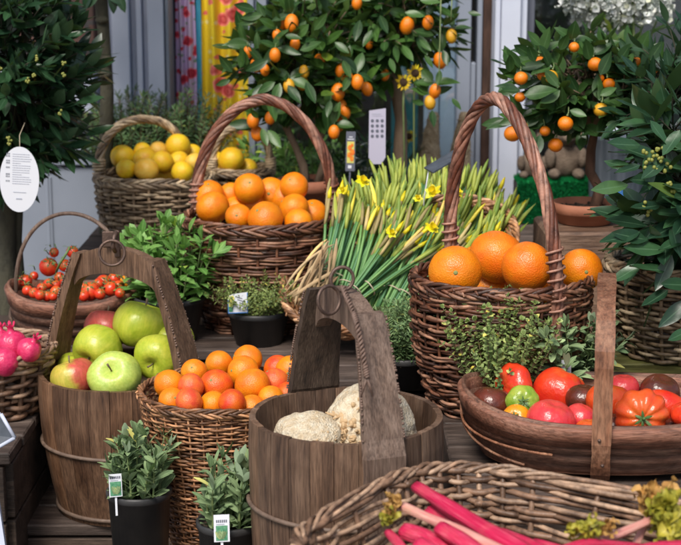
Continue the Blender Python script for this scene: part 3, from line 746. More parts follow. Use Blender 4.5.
def liner(parent,fruits,rx,ry,top,low,mat,ctr):
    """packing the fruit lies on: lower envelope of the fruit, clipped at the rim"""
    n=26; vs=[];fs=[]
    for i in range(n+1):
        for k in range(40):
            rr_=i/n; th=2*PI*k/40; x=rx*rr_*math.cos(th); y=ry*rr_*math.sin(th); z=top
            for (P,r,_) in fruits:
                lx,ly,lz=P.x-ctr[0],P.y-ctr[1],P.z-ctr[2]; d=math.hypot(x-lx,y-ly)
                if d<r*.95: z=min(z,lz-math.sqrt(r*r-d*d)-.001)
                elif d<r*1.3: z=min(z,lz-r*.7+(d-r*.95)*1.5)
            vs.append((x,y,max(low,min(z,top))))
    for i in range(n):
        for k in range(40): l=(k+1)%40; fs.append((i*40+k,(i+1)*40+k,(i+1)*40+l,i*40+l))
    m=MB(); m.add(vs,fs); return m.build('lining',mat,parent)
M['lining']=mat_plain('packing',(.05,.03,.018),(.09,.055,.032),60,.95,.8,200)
# ------------------------------------------------------------------ the two wooden buckets
def bucket(name,label,C,rt,rb,h,nst,mats,handle,hoopz,bulge=.0):
    t=thing(name,label,'bucket',C,0); th_w=.013
    def rad(z): u=z/h; return lerp(rb,rt,u)+bulge*math.sin(PI*u)
    m=MB()
    for k in range(nst):
        a0=2*PI*k/nst+.0035; a1=2*PI*(k+1)/nst-.0035; nz=8; vs=[]; dz=rnd(-.001,.001); dr=rnd(-.0004,.0004)
        for i in range(nz+1):
            z=h*i/nz+(dz if i==nz else 0); ro=rad(z)+dr; ri=ro-th_w
            if i==nz: ro-=.002; ri+=.002
            am=(a0+a1)/2; fc=math.cos((a1-a0)/2)
            for (r_,a) in ((ro,a0),(ro*(1+(1-fc)*.35)/1.0,am),(ro,a1),(ri,a1),(ri,am),(ri,a0)): vs.append((r_*math.cos(a),r_*math.sin(a),z))
        fs=[]
        for i in range(nz):
            for q in range(6): q2=(q+1)%6; fs.append((i*6+q,i*6+q2,i*6+6+q2,i*6+6+q))
        fs.append((5,4,3,2,1,0)); e=nz*6; fs.append((e,e+1,e+2,e+3,e+4,e+5)); m.add(vs,fs,smooth=False)
    m.build('stave_wall',mats[0],t)
    m=MB(); m.lathe([(rad(.02)-th_w*.5,.012),(rad(.02)-th_w*.5,.026)],32,close_top=True); m.build('bottom',mats[0],t)
    for hz in hoopz:
        m=MB(); pts=[(( rad(hz)+.003)*math.cos(a),(rad(hz)+.003)*math.sin(a),hz+.0015*math.sin(a*2)) for a in [2*PI*i/64 for i in range(64)]]
        m.tube(pts,.0036,6,closed=True); m.build('hoop',mats[2],t)
    for hz in (.012,):
        m=MB(); pts=[((rad(hz)+.001)*math.cos(a),(rad(hz)+.001)*math.sin(a),hz) for a in [2*PI*i/64 for i in range(64)]]; m.tube(pts,.004,6,closed=True); m.build('hoop',mats[2],t)
    # handle: two long staves leaning in, joined by a curved cross piece
    ang,ha,rtop,wl,wr,thk,mL,mR=handle
    D=Vector((math.cos(ang),math.sin(ang),0)); S=Vector((-D.y,D.x,0)); UP=Vector((0,0,1))
    for sg,wd,mt in ((-1,wl,mL),(1,wr,mR)):
        m=MB(); n=14; vs=[]
        for i in range(n+1):
            u=i/n; z=lerp(h*.42,h+ha,u); k=max(0,(z-h*.9)/(ha+h*.1)); r_=rad(min(z,h))+.003; r_=lerp(r_,rtop,k**1.5) 
            hw=wd/2*(1-.30*k**1.2)*(1 if i<n else .93); tk=thk*(1-.1*k)
            wob=.0012*math.sin(i*2.1+sg)
            c=D*(sg*r_)+UP*z; nr=D*sg
            for (a,b) in ((-hw-wob,.0),(-hw*.93,.5*1),(hw*.93,.5),(hw+wob,0),(hw*.93,-.5),(-hw*.93,-.5)):
                vs.append(c+S*a+nr*((b*tk if b>=0 else (b*tk if z>h*.99 else b*tk*.1)))-nr*tk*(.4 if z>h*.99 else .05))
        fs=[]
        for i in range(n):
            for q in range(6): q2=(q+1)%6; fs.append((i*6+q,i*6+q2,i*6+6+q2,i*6+6+q))
        fs.append((5,4,3,2,1,0)); e=n*6; fs.append(tuple(e+i for i in range(6))); m.add(vs,fs,smooth=False)
        o=m.build('handle_stave',mt,t)
        for s2 in (-1,1):
            e_=MB()
            for i in range(46):
                if random.random()<.25: continue
                u=i/45; z=lerp(h*1.02,h+ha*.97,u); k=max(0,(z-h*.9)/(ha+h*.1)); r_=lerp(rad(h)+.003,rtop,k**1.5); hw=wd/2*(1-.30*k**1.2)
                e_.ball(D*(sg*(r_+.0))+UP*z+S*(s2*hw),.0022*rnd(.7,1.2),6,4)
            e_.build('stitched_edge',M['rope'],o)
    n=16; top=[];bot=[]; rr_=rtop+.004
    for i in range(n+1):
        u=i/n; x=lerp(-rr_,rr_,u); q=1-(2*u-1)**2
        top.append(D*x+UP*(h+ha-.014+.030*q**.8)); bot.append(D*x+UP*(h+ha-.062+.030*q**.6))
    m=MB(); m.poly(top+bot[::-1],S,.024); cr=m.build('cross_piece',mR,t)
    return t,D,S
Cb=az(346,414,.94); Cb.z=.66
RB=.1435
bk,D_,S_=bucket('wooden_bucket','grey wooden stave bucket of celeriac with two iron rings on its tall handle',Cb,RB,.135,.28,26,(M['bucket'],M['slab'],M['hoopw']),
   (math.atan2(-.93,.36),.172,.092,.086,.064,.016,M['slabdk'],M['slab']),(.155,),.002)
def ring(m,c,r,wr,nrm,n=40):
    nrm=Vector(nrm).normalized(); a=nrm.orthogonal().normalized(); b=nrm.cross(a)
    m.tube([Vector(c)+(a*math.cos(2*PI*i/n)+b*math.sin(2*PI*i/n))*r for i in range(n)],wr,8,closed=True)
top=at(338,288,2.1)-Cb
m=MB(); ring(m,at(329,300,2.06)-Cb,L(15,at(333,300,2.05))*.95,.0026,(.65,-.75,.15)); m.build('iron_ring',M['iron'],bk)
m=MB(); ring(m,at(342,279,2.08)-Cb,L(12,at(340,277,2.07)),.0026,(.3,-1,.1)); m.build('iron_ring',M['iron'],bk)
m=MB()   # plaited cord down the front handle stave
cp=[at(343,287,2.07),at(348,300,2.03),at(354,314,2.012),at(357,324,1.985),at(361,345,1.968),at(365,366,1.955),at(367,378,1.95)]
cp=[p-Cb for p in cp]
cur=[]
for i in range(len(cp)-1):
    for k in range(5): cur.append(cp[i].lerp(cp[i+1],k/5))
cur.append(cp[-1]); 
rope(m,cur,.0042,3,10,Vector((.2,1,0)))
e=cp[-1]
for sg in (-1,1): m.tube([e,e+Vector((.004*sg,0,-.012)),e+Vector((.008*sg,-.001,-.026))],[.002,.002,.001],6)
m.build('plaited_cord',M['rope'],bk)
m=MB()   # carved letters on the back handle stave
def stroke(a,b): m.tube([at(a[0],a[1],2.165)-Cb,at(b[0],b[1],2.165)-Cb],.0006,5)
Ca=az(121.5,368,.85); Ca.z=.586
ba,Da,Sa=bucket('wooden_bucket','brown wooden stave bucket full of green apples with an arched handle and single ring',Ca,.1545,.122,.262,24,(M['bucket2'],M['slab2'],M['hoopw']),
   (R(-27),.214,.088,.058,.062,.020,M['slab2'],M['slab2']),(.135,),.008)
m=MB(); ring(m,at(112,253,2.63)-Ca,L(12.5,at(112,253,2.63)),.0028,(.1,-1,.1)); m.build('iron_ring',M['iron'],ba)
m=MB(); hp=at(117,244,2.66)-Ca
m.box(hp,(.010,.006,.05),(0,0,.1),bev=.002); m.tube([hp+Vector((0,-.004,.022)),hp+Vector((-.002,-.018,.016)),hp+Vector((-.004,-.024,.0)),hp+Vector((-.002,-.010,-.012))],.004,6)
m.box(hp+Vector((-.016,.004,.008)),(.022,.004,.03),(0,0,.1),bev=.002)
m.build('iron_hook',M['iron'],ba)

# apples
APP=[(98,350,25.5,'apple',(-.45,-.75,-.35),0,'green apple at the left of the bucket with its dark eye facing left'),
(140.5,325,27.5,'apple',(.3,.2,1),1,'largest green apple on top of the bucketful'),
(158,357.5,24.5,'apple',(-.25,-.95,-.2),2,'green apple with a brown bruise beside the right handle stave'),
(115,377,27,'apple_p',(-.1,-.75,.62),0,'pale green apple at the front of the bucket with its stalk hollow showing'),
(106,327,17,'apple_r',(.1,.3,1),1,'red-flushed apple half hidden behind the green ones'),
(74,376,17,'apple_r',(-.3,.1,1),2,'red and yellow apple at the left front rim of the bucket'),
(171,337,12,'apple',(0,0,1),0,'small showing of green apple behind the right of the bucket'),
(80,366,9,'apple',(0,0,1),1,'sliver of green apple tucked behind the red and yellow one at the left')]
fr=layout(APP,.875,(Ca.x,Ca.y),.078,ell=(.140,.140,0),rimz=.848)
for (P,r,it) in fr:
    place('apple',ME['apple%d'%it[5]],M[it[3]],P,r,it[4],it[6],'apple','apples in the wooden bucket',spin=2.0,parts=[('stalk',ME['astem'],M['stem_b']),('blossom_end',ME['eye'],M['stem_b'])])
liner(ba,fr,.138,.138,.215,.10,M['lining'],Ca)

# celeriac
CEL=[(308,444,39,0,'smaller smooth celeriac at the left of the bucket'),(371,430,56,1,'large knobbly celeriac behind the front handle stave'),(352,437,19,0,'knobbly celeriac root crown between the two large roots')]
fr=[]
for (px,py,rp,k,lb) in CEL[:2]:
    Y=2.085 if k==0 else 2.135
    P=at(px,py,Y); r=L(rp,P)*(1.0 if k==0 else .90); fr.append((P,r,None))
    o=place('celeriac',ME['cel%d'%k],M['celeriac'],P,r,(0,0,1),lb,'celeriac','celeriac in the wooden bucket',spin=1.0+k,scl=(1.0,.9,.86 if k==0 else .96))
    m=MB()
    for q in range(120):
        a=rnd(0,6.28); b=rnd(-.5,.5); d=Vector((-.62 if k else .9,-.72,.12))+Vector((rnd(-.5,.5),rnd(-.4,.4),rnd(-.55,.5))); d.normalize()
        m.ball(d*rnd(.93,1.0),rnd(.03,.075),7,5,sc3=(rnd(.7,1.5),1,rnd(.6,1.5)))
        if q<34: m.tube([d*.95,d*1.06+Vector((rnd(-.05,.05),0,rnd(-.08,.02))),d*1.12+Vector((rnd(-.12,.12),0,rnd(-.16,.02)))],[.05,.03,.012],5)
    c=m.build('root_knobs',M['root'],o)
    c.rotation_mode='QUATERNION'; c.rotation_quaternion=o.rotation_quaternion.inverted()
liner(bk,[(P,r*.95,0) for P,r,_ in fr],.124,.124,.18,.06,M['lining'],Cb)

# ------------------------------------------------------------------ wicker baskets
# big dark basket of oranges, left of centre
C1=az(263,216,1.062); C1.z=LV
b1=Basket('wicker_basket','dark brown wicker basket heaped with oranges, tall twisted handle, left of the daffodils','basket',C1,(.163,.150),(.122,.112),.232,nst=26,rows=36,grp=3,rr=.0034,mat='wk_dark',rim_r=.0055,rim_n=4,rz=R(6),bulge=.012,rimloops=2,bmat='wk_dark')
b1.handle(R(148),R(20),.238,ce=1.12,r=.0110,ns=7,turns=3.4,shape=.9,down=.07,mat='wk_red')
OR=[(209.2,195,15.5,'orange','orange at the upper left of the left-hand basket'),(212.7,207.8,16.8,'orange','large orange at the left front rim of the left-hand basket'),
(231,195,13,'orange','orange half hidden in the upper left of the pile'),(249,188.5,15.4,'orange','orange at the top left of the heap with a small stem mark'),
(252,202,12.5,'orange','small showing of orange behind the topmost front orange'),(271.6,193.5,16.4,'orange','orange on top of the heap with its green stem end facing out'),
(294,186.5,14.5,'orange','orange at the back right near the handle'),(294,209,15.5,'orange','orange at the right of the front row of the pile'),
(238.7,217,13.5,'orange','orange at the front rim left of the middle, dark stem end showing'),(265.4,219,18,'orange','wide orange resting in the middle of the front rim'),
(236,208,10,'orange','orange peeping from the gap behind the front rim oranges'),(298.6,222,12,'orange','orange low against the right of the front rim'),
(313,212.5,10,'orange','rightmost orange low in the left-hand basket'),(283,197,11,'orange','orange hidden behind the top orange and its right neighbour')]
AX={5:(-.15,-1,.15),3:(.1,-.9,.6),8:(-.1,-.95,.3),9:(-.5,-.7,.7),0:(0,-.5,.8)}
fr=layout(OR,1.075,(C1.x,C1.y),.105,ell=(.150,.138,0),rimz=1.062)
for i,(P,r,it) in enumerate(fr):
    place('orange',ME['orange%d'%(i%3)],M['orange'],P,r,AX.get(i),it[4],'orange','oranges in the left-hand basket',parts=[('stem_end',ME['button'],M['button'])])
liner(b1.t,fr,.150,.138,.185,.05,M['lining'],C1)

# right-hand basket, close by
C2=az(501,275,1.062); C2.z=LV
b2=Basket('wicker_basket','dark purple-brown wicker basket of five big oranges with tall hoop handle','basket',C2,(.150,.138),(.115,.105),.232,nst=26,rows=44,grp=2,rr=.0029,mat='wk_dark',rim_r=.0050,rim_n=4,bulge=.014,rimloops=2,jit=2.2)
b2.handle(R(121),R(-58),.300,r=.0105,ns=6,turns=4.2,shape=.95,ce=1.18,down=.10,mat='wk_red',skew=-.03)
NV=[(455,272,27,'whole orange at the left of the right-hand basket with a green stem end'),(497,257,27,'topmost big orange in the middle of the right-hand basket'),
(527,267,26.5,'big orange right of the middle, touching the front handle leg'),(581,270,21,'orange at the right end showing its round navel'),
(489,288,17,'orange low between the two front ones at the rim'),(480,263,13,'orange just showing behind the left one'),(549,284,14,'orange low behind the front handle leg')]
AX={0:(-.05,-1,.18),1:(.5,.2,.9),2:(.4,.5,.7),3:(.12,-1,.1)}
fr=layout(NV,1.085,(C2.x,C2.y),.095,ell=(.142,.130,0),rimz=1.062)
for i,(P,r,it) in enumerate(fr):
    place('orange',ME['orange%d'%(i%3)],M['orange2' if i in (1,2) else 'orange'],P,r,AX.get(i),it[3],'orange','oranges in the right-hand basket',parts=[('stem_end',ME['button'],M['button'])])
liner(b2.t,fr,.140,.128,.185,.05,M['lining'],C2)

# tall tapering basket of blood oranges and grapefruit
C3=az(223,389,.897); C3.z=.55
b3=Basket('wicker_basket','tall tapering mid-brown wicker basket of red and amber oranges between the two buckets','basket',C3,(.136,.132),(.068,.066),.347,nst=36,rows=70,grp=1,rr=.0021,mat='wk_mid',rim_r=.0036,rim_n=4,rimloops=2,bulge=.006,jit=1.4)
BL=[(169.6,385,15.5,'orange','orange at the left end of the tapering basket'),(194,372,13.5,'blood3','speckled amber orange at the back left of the tapering basket'),
(191,387,13.5,'blood2','pinkish red orange behind the deep red one'),(189,402,14,'blood2','red orange low on the front rim at the left'),
(216.4,386,17.3,'blood','deep orange-red blood orange in the middle of the front'),(219,364,14,'orange','amber orange at the back middle of the tapering basket'),
(247.6,360,15.5,'blood3','amber orange at the top of the heap'),(243,372,16,'blood3','amber orange behind the front yellow one'),
(252.4,385.5,18,'blood3','largest amber orange at the front right of the heap'),(275,382,14.5,'blood2','red orange right of the big amber one'),
(291,371,15.5,'orange','orange with a green stem end beside the dark handle stave'),(278,368,11,'blood','small red orange behind at the right'),
(271,399,13.5,'orange','orange low on the rim at the right'),(288,395,13.5,'blood','orange-red fruit low beside the grey bucket'),(232,403,14,'blood','orange-red fruit low between the two big front ones'),(228,374,9,'blood','orange showing in the gap in the middle'),(213,405,14,'orange','orange at the bottom of the heap under the deep red one'),(172,401,13.5,'orange','orange low at the far left under the leftmost one'),(252,408,14,'blood3','amber orange low at the front under the biggest one')]
AX={1:(-.1,-.8,.6),7:(-.8,-.7,.3),8:(.1,-.9,-.5),10:(-.2,-1,.1),2:(-.7,-.7,-.1)}
fr=layout(BL,.915,(C3.x,C3.y),.09,ell=(.128,.124,0),rimz=.897)
for i,(P,r,it) in enumerate(fr):
    place('orange',ME['orange%d'%(i%3)],M[it[3]],P,r,AX.get(i),it[4],'orange','oranges in the tapering basket',parts=[('stem_end',ME['button'],M['button'])])
liner(b3.t,fr,.122,.118,.305,.2,M['lining'],C3)

# lemon baskets at the back
C4=at(155,176,3.50); C4.z=.93
b4=Basket('wicker_basket','pale tan wicker basket of lemons at the back left','basket',C4,(.136,.118),(.108,.095),Z(175,3.5)-.93,nst=24,rows=20,grp=1,rr=.0040,mat='wk_tan',rim_r=.0055,rim_n=4,rimloops=2,bulge=.01)
b4.handle(R(172),R(62),.125,r=.0095,ns=6,turns=3.5,shape=.85,down=.04)
LE=[(122.8,157,12),(142.5,151,9),(159,151,9.5),(178,146,12.5),(146,160,12.3),(162.4,162,11.5),(146.4,170,12),(126,169,10),(179,161,10),(182.4,172,11),(194,162,9),(192,153,7),(164,175,7.5),(169.5,169,8),(134,160,8)]
LL=['at the left rim','small and high at the back left','at the back beside the highest one','highest of the pile','in the middle of the pile','right of the middle, slightly orange','largest at the front rim','low at the front left','below the highest one','at the front right rim','at the right end','half hidden at the right','low in the middle of the front rim','in the gap above the front rim','behind the leftmost pair']
fr=layout(LE,Z(168,3.45)+.01,(C4.x,C4.y),.085)
for i,(P,r,it) in enumerate(fr):
    place('lemon',ME['lemon%d'%(i%2)],M['lemon2' if i%4==2 else 'lemon'],P,r,None,'lemon '+LL[i]+' in the back left basket','lemon','lemons in the back left basket',parts=[('stem_end',ME['button'],M['button'])])
liner(b4.t,fr,.128,.110,b4.h-.035,.06,M['lining'],C4)
C5=at(240,170,3.66); C5.z=.93
b5=Basket('wicker_basket','small pale wicker basket of lemons behind the left oranges','basket',C5,(.078,.075),(.06,.058),Z(168,3.66)-.93,nst=16,rows=14,grp=1,rr=.0036,mat='wk_tan',rim_r=.005,rim_n=4,rimloops=2)
b5.handle(R(215),R(-10),.105,r=.0085,ns=6,turns=3,shape=.85,down=.03)
fr=layout([(231,160,13),(216,161,7),(214,169,8),(247,168,8)],Z(163,3.62)+.01,(C5.x,C5.y),.045)
for i,(P,r,it) in enumerate(fr):
    place('lemon',ME['lemon%d'%(i%2)],M['lemon'],P,r,None,['large lemon on top of the small back basket','lemon at the left of the small back basket','lemon low at the left rim of the small back basket','lemon low at the right of the small back basket'][i],'lemon','lemons in the small back basket',parts=[('stem_end',ME['button'],M['button'])])
liner(b5.t,fr,.072,.07,b5.h-.02,.06,M['lining'],C5)

# pomegranates, left edge
C6=at(-8,348,2.70); C6.z=.762
b6=Basket('wicker_basket','grey-brown coarse wicker basket of pomegranates at the left edge','basket',C6,(.112,.115),(.08,.085),Z(347,2.7)-.762,nst=16,rows=11,grp=1,rr=.0050,mat='wk_grey',rim_r=.0062,rim_n=4,rimloops=2)
PO=[(12.4,345,15,'pomegranate with its crown upright in the middle'),(29,350,12.5,'pomegranate at the right end against the rim'),(4,362,14.5,'pomegranate low at the front rim'),(0,340,11,'pomegranate cut by the left edge of the picture'),(20,364,11,'pomegranate low behind the front rim at the right')]
fr=layout(PO,Z(347,2.7)+.015,(C6.x,C6.y),.07,part_hidden=False)
for i,(P,r,it) in enumerate(fr):
    place('pomegranate',ME['pome'],M['pome'],P,r,[(-.05,-.1,1),(.5,-.2,.8),(-.5,-.6,.3),(0.1,0,1),(.3,-.5,.8)][i],it[3],'pomegranate','pomegranates in the left edge basket',parts=[('crown',ME['pcrown'],M['pome'])])
liner(b6.t,fr,.10,.105,b6.h-.02,.03,M['lining'],C6)

# planter basket under the near bay, right
C7=Vector((at(686,300,2.60).x,2.60,.905))
b7=Basket('wicker_planter','tan wicker planter holding the bay shrub at the right edge','planter',C7,(.138,.13),(.112,.105),.165,nst=24,rows=20,grp=1,rr=.0040,mat='wk_tan',rim_r=.006,rim_n=4,rimloops=2,bulge=.01)
bed(b7.t,.13,.12,.14,.008,M['soil'])
staging('painted_crate','olive green painted plank crate under the wicker planter',at(607,370,2.45).x,1.25,2.44,2.66,LV,.903,3,mat=M['crate_gr'],cat='crate')

# rhubarb basket in front
C8=Vector((.222,1.68,.775))
b8=Basket('wicker_basket','low oblong grey wicker basket of rhubarb in the bottom right foreground','basket',C8,(.240,.205),(.210,.175),.142,nst=36,rows=19,grp=1,rr=.0043,mat='wk_grey',rim_r=.0048,rim_n=4,rz=R(-33),expo=3.6,rimloops=1,flare=.01,jit=1.3)
bed(b8.t,.20,.17,.05,.03,M['lining'])

# ------------------------------------------------------------------ trugs
def trug(label,C,a,b,h,mat,mat2,rz=0,strap=True,expo=2.3,cat='trug',rimh=.03):
    t=thing('trug',label,cat,C,rz)
    def P(th,z,o=0):
        u=z/h; v_=max(0,1-u); k=1-.12*v_**2.6; kb=1-.15*v_**2.4; e=2/expo
        up=.022*(abs(math.cos(th))**3)*u
        c,s_=math.cos(th),math.sin(th)
        return Vector(((a*k+o)*math.copysign(abs(c)**e,c),(b*kb+o)*math.copysign(abs(s_)**e,s_),z+up))
    n=96; nb=4; m=MB()
    for q in range(nb):          # overlapping bent boards
        z0=h*q/nb-.002; z1=h*(q+1)/nb+.005; vs=[]
        prof=[(z0,.004-.001),(z1,.0005),(z1,-.004),(z0,-.003)]
        for (z,o) in prof:
            for i in range(n): vs.append(P(2*PI*i/n,max(0,z),o+.0032*q-.004))
        fs=[]
        for k in range(4):
            for i in range(n): j=(i+1)%n; k2=(k+1)%4; fs.append((k*n+i,k*n+j,k2*n+j,k2*n+i))
        m.add(vs,fs)
    vs=[(0,0,.002)]+[tuple(P(2*PI*i/n,.002)) for i in range(n)]; m.add(vs,[(0,1+(i+1)%n,1+i) for i in range(n)])
    m.add([(v[0],v[1],v[2]+.003) for v in vs],[(0,1+i,1+(i+1)%n) for i in range(n)])
    m.build('board_body',mat2,t)
    m=MB(); vs=[]
    for (z,o) in ((h-rimh,.004),(h-.003,.010),(h,.008),(h+.001,.001),(h-.002,-.004),(h-rimh,-.003)):
        for i in range(n): vs.append(P(2*PI*i/n,z,o+.003))
    fs=[]
    for k in range(6):
        for i in range(n): j=(i+1)%n; k2=(k+1)%6; fs.append((k*n+i,k*n+j,k2*n+j,k2*n+i))
    m.add(vs,fs); m.build('rim_band',mat,t)
    return t,P
C9=az(602,411,.905); C9.z=LV+.012
TA,TB,TH=.212,.142,.080
t9,P9=trug('long brown bent-wood trug of mixed large tomatoes with a broad flat strap handle',C9,TA,TB,TH,M['trug'],M['trug2'],rz=R(-3))
m=MB()
for xx in (-.10,.10):  # feet
    m=MB(); m.box((xx,0,-.004),(.03,.16,.014),bev=.002); m.build('foot',M['crate'],t9)
# strap handle in the YZ plane
m=MB(); cur=[]; hy=TB+.016
for i in range(6): cur.append(Vector((0,lerp(-hy*.76,-hy,(i/5)**.5),lerp(-.004,TH-.02,i/5))))
cur += [Vector((0,-hy,TH-.02+q)) for q in (.03,.06,.09,.115)]
ztop=cur[-1].z
for i in range(1,16):
    u=i/15; cur.append(Vector((0,-hy*math.cos(PI*u)*(1 if True else 1),ztop+.098*max(0,math.sin(PI*u))**.9)))
cur += [Vector((0,hy,ztop-q)) for q in (.03,.06,.09,.115)]
for i in range(1,6): cur.append(Vector((0,lerp(hy,hy*.76,(i/5)**2),lerp(TH-.02,-.004,i/5))))
vs=[];nn=len(cur)
for i,p in enumerate(cur):
    T=(cur[min(i+1,nn-1)]-cur[max(i-1,0)]).normalized(); Nn=Vector((0,-T.z,T.y)); hw=.0138+.0006*math.sin(i*1.3)
    for (x,o) in ((-hw,-.002),(-hw+.002,-.0045),(hw-.002,-.0045),(hw,-.002),(hw,.0035),(-hw,.0035)): vs.append(p+Vector((x,0,0))-Nn*o*(-1))
fs=[]
for i in range(nn-1):
    for q in range(6): q2=(q+1)%6; fs.append((i*6+q,i*6+q2,i*6+6+q2,i*6+6+q))
m.add(vs,fs,smooth=False); hd=m.build('handle',M['strap'],t9); hd.rotation_euler=(0,0,R(-7))
m=MB()
for z in (TH-.012,.03):
    m=MB(); m.ball((rnd(-.004,.004),-hy-.006,z),.0028,8,6); m.build('nail',M['iron'],hd)
m=MB()   # thin split-wood band curling round the left end
for k,(s0,s1,z0,z1) in enumerate(((3.0,4.1,.055,.012),(2.9,4.35,.045,.036))):
    pts=[P9(lerp(s0,s1,i/16),lerp(z0,z1,(i/16)**.6),.009) for i in range(17)]; m.tube(pts,.0022,6)
m.build('split_band',M['strap'],t9)

TO=[(492,404,19,'tom_smooth','t_black',(.2,.2,1),'dark brown-black tomato at the left end of the trug',0),
(513.5,386,20,'tom_flat','t_red',(-.85,-.45,.1),'bright red tomato at the back left, green calyx on its left side',1),
(522.5,402,14.5,'tom_flat','t_green',(-.05,-1,.35),'green striped tomato with a star calyx',1),
(516,419,13.5,'tom_smooth','t_yel',(-.3,-.85,.55),'small orange-yellow tomato at the front rim',1),
(559,393,25.5,'tom_rib','t_red',(.5,.25,.9),'big ribbed red tomato left of the strap handle',0),
(551,421,22.5,'tom_smooth','t_pink',(.2,-.1,1),'wide pink tomato lying on the front rim',0),
(581.7,419,16,'tom_smooth','t_pink',(.5,0,1),'pink tomato beside the strap handle at the front',0),
(588,430,12,'tom_smooth','t_beef',(0,0,1),'orange-red tomato low at the front beside the strap',0),
(583,399,16,'tom_smooth','t_black',(0,0,1),'dark tomato behind the left edge of the strap',0),
(609,402,21,'tom_smooth','t_beef',(.2,.2,1),'orange-red tomato behind the strap handle',0),
(623,388,15,'tom_smooth','t_pink',(0,0,1),'pink-red tomato at the back right of the strap',0),
(641.5,415,25,'tom_beef','t_beef',(-.12,-1,.1),'ribbed beefsteak tomato facing forward with a green star calyx',1),
(660,392,18.5,'tom_smooth','t_black',(.2,-.3,1),'dark chocolate tomato at the back right',0),
(668,407,13.5,'tom_long','t_red',(1,-.1,-.5),'long pointed red tomato pushed in at the right',0),
(674,431,14,'tom_smooth','t_black',(0,0,1),'dark tomato low at the right front rim',0),
(613,427,15,'tom_smooth','t_black',(0,0,1),'dark tomato low just right of the strap',0),
(690,415,17,'tom_flat','t_red',(0,0,1),'red tomato cut by the right edge of the picture',0)]
fr=[]
for it in TO:
    P=az(it[0],it[1],.925 if it[1]>395 else .94); P=at(it[0],it[1],min(max(P.y,C9.y-.112),C9.y+.105)); fr.append((P,L(it[2],P),it))
fr=layout([(t[0],t[1],t[2]*1.05,t) for t in TO],.93,(C9.x,C9.y),.098,part_hidden=False,ell=(TA-.012,TB-.012,R(-3)),rimz=.918)
for (P,r,q) in fr:
    it=q[3]
    place('tomato',ME[it[3]],M[it[4]],P,r,it[5],it[6],'tomato','large tomatoes in the right-hand trug',spin=.6,parts=[('calyx',ME['calyx'],M['calyx'])] if it[7] else [],scl=(1.14,1.14,1.0) if it[3] in('tom_flat',) else (1.06,1.06,1.06))
liner(t9,fr,TA*.93,TB*.93,.042,.02,M['lining'],C9)

C10=az(74,289,.925); C10.z=LV
t10,P10=trug('shallow round bent-wood trug of cherry tomatoes on the vine with a thin hoop handle',C10,.128,.105,.085,M['trug'],M['trug2'],rimh=.026,expo=2.1)
m=MB(); cur=[]
for i in range(41):
    u=PI*i/40; cur.append(Vector((-math.cos(u)*(.122),-.012+.02*math.cos(u),.085-.02+ .190*max(0,math.sin(u))**.8)))
cur=[Vector((-.118,-.02,.01)),Vector((-.132,-.012,.04))]+cur[1:-1]+[Vector((.132,-.02,.04)),Vector((.118,-.02,.01))]
m.tube(cur,.0042,8); m.build('handle',M['slab'],t10)
CH=[(25.5,281,5.3),(48.7,267,7.3),(72.4,252,4.8),(64.8,265.5,5),(54,252.5,3.8),(59.6,277.4,4.2),(48.7,284,4.2),(56,285,3.8),(27.5,290.5,4.2),(34,293,4.2),(40,295.2,4.2),(47,296.3,4.2),(53,296.5,3.5),(34,276,3.5),
(90.5,291.5,7.5),(103.8,282.4,6),(114,279.3,5.2),(111,289,6),(119,286,4.5),(126.5,281.5,5.2),(56,291.5,4.5),(98.7,284,4.5),(83,288,4),(95,287,4),(70,290,5),(76,282,5),(84,296,4.5),(66,281,5),(120,293,4),(100,294,4.5),(42,288,4)]
CL=['leftmost on the rim','the biggest, high on the left','high at the back on the vine','half hidden high on the vine','small one at the very top of the vine']
CM={25:'t_beef',20:'t_beef',19:'t_yel',18:'t_beef'}
fr=layout(CH,.935,(C10.x,C10.y),.082,part_hidden=False)
for i,(P,r,it) in enumerate(fr):
    r*=1.32
    lb='cherry tomato '+CL[i]+' in the left trug' if i<5 else ('brownish orange cherry tomato at the right end of the left trug' if i==19 else 'small red cherry tomato in the left trug')
    place('cherry_tomato',ME['cherry'],mesh_m if False else M[CM.get(i,'t_red')],P,r,(rnd(-.5,.5),rnd(-.8,0),rnd(.2,1)),lb,'cherry tomato','cherry tomatoes in the left trug',parts=[('calyx',ME['calyx_c'],M['calyx'])])
liner(t10,fr,.116,.095,.066,.01,M['lining'],C10)
m=MB()
def vine(pts,r=.0018): m.tube(pts,r,5)
v0=[at(56,272,2.98),at(60,263,2.97),at(66,254,2.97),at(70,247,2.98)]
vine(v0,.0026)
for k in range(75):
    q=random.choice(CH); P=at(q[0]+rnd(-5,5),q[1]+rnd(-6,3),C10.y-.02+rnd(-.03,.03)+ (290-q[1])*.002)
    Q=P+Vector((rnd(-.014,.014),rnd(-.012,.0),rnd(-.008,.014))); vine([P,(P+Q)/2+Vector((0,0,.003)),Q],.0011)
    m.leaf(Q,(rnd(-1,1),rnd(-1,.2),rnd(-.2,1)),.012,.003,seg=3,curl=.8)
tag(m.build('tomato_vine',M['vine']),'green tomato vine stalks lying among the cherry tomatoes','vine')

# flat round tray basket with the daffodils
TC=Vector((.122,2.975,.988))
b11=Basket('wicker_tray','orange-tan woven wicker tray tilted up under the daffodil bunches','basket',TC,(.258,.178),(.222,.145),.05,nst=44,rows=8,grp=1,rr=.0032,mat='wk_tray',rim_r=.0055,rim_n=4,rimloops=2)
_X=Vector((.485,.25,.19)).normalized(); _Y=Vector((-.4,.8,.34)); _Y=(_Y-_X*_Y.dot(_X)).normalized(); _Z=_X.cross(_Y)
b11.t.rotation_euler=Matrix((_X,_Y,_Z)).transposed().to_euler(); b11.t.location=TC-_Z*.045
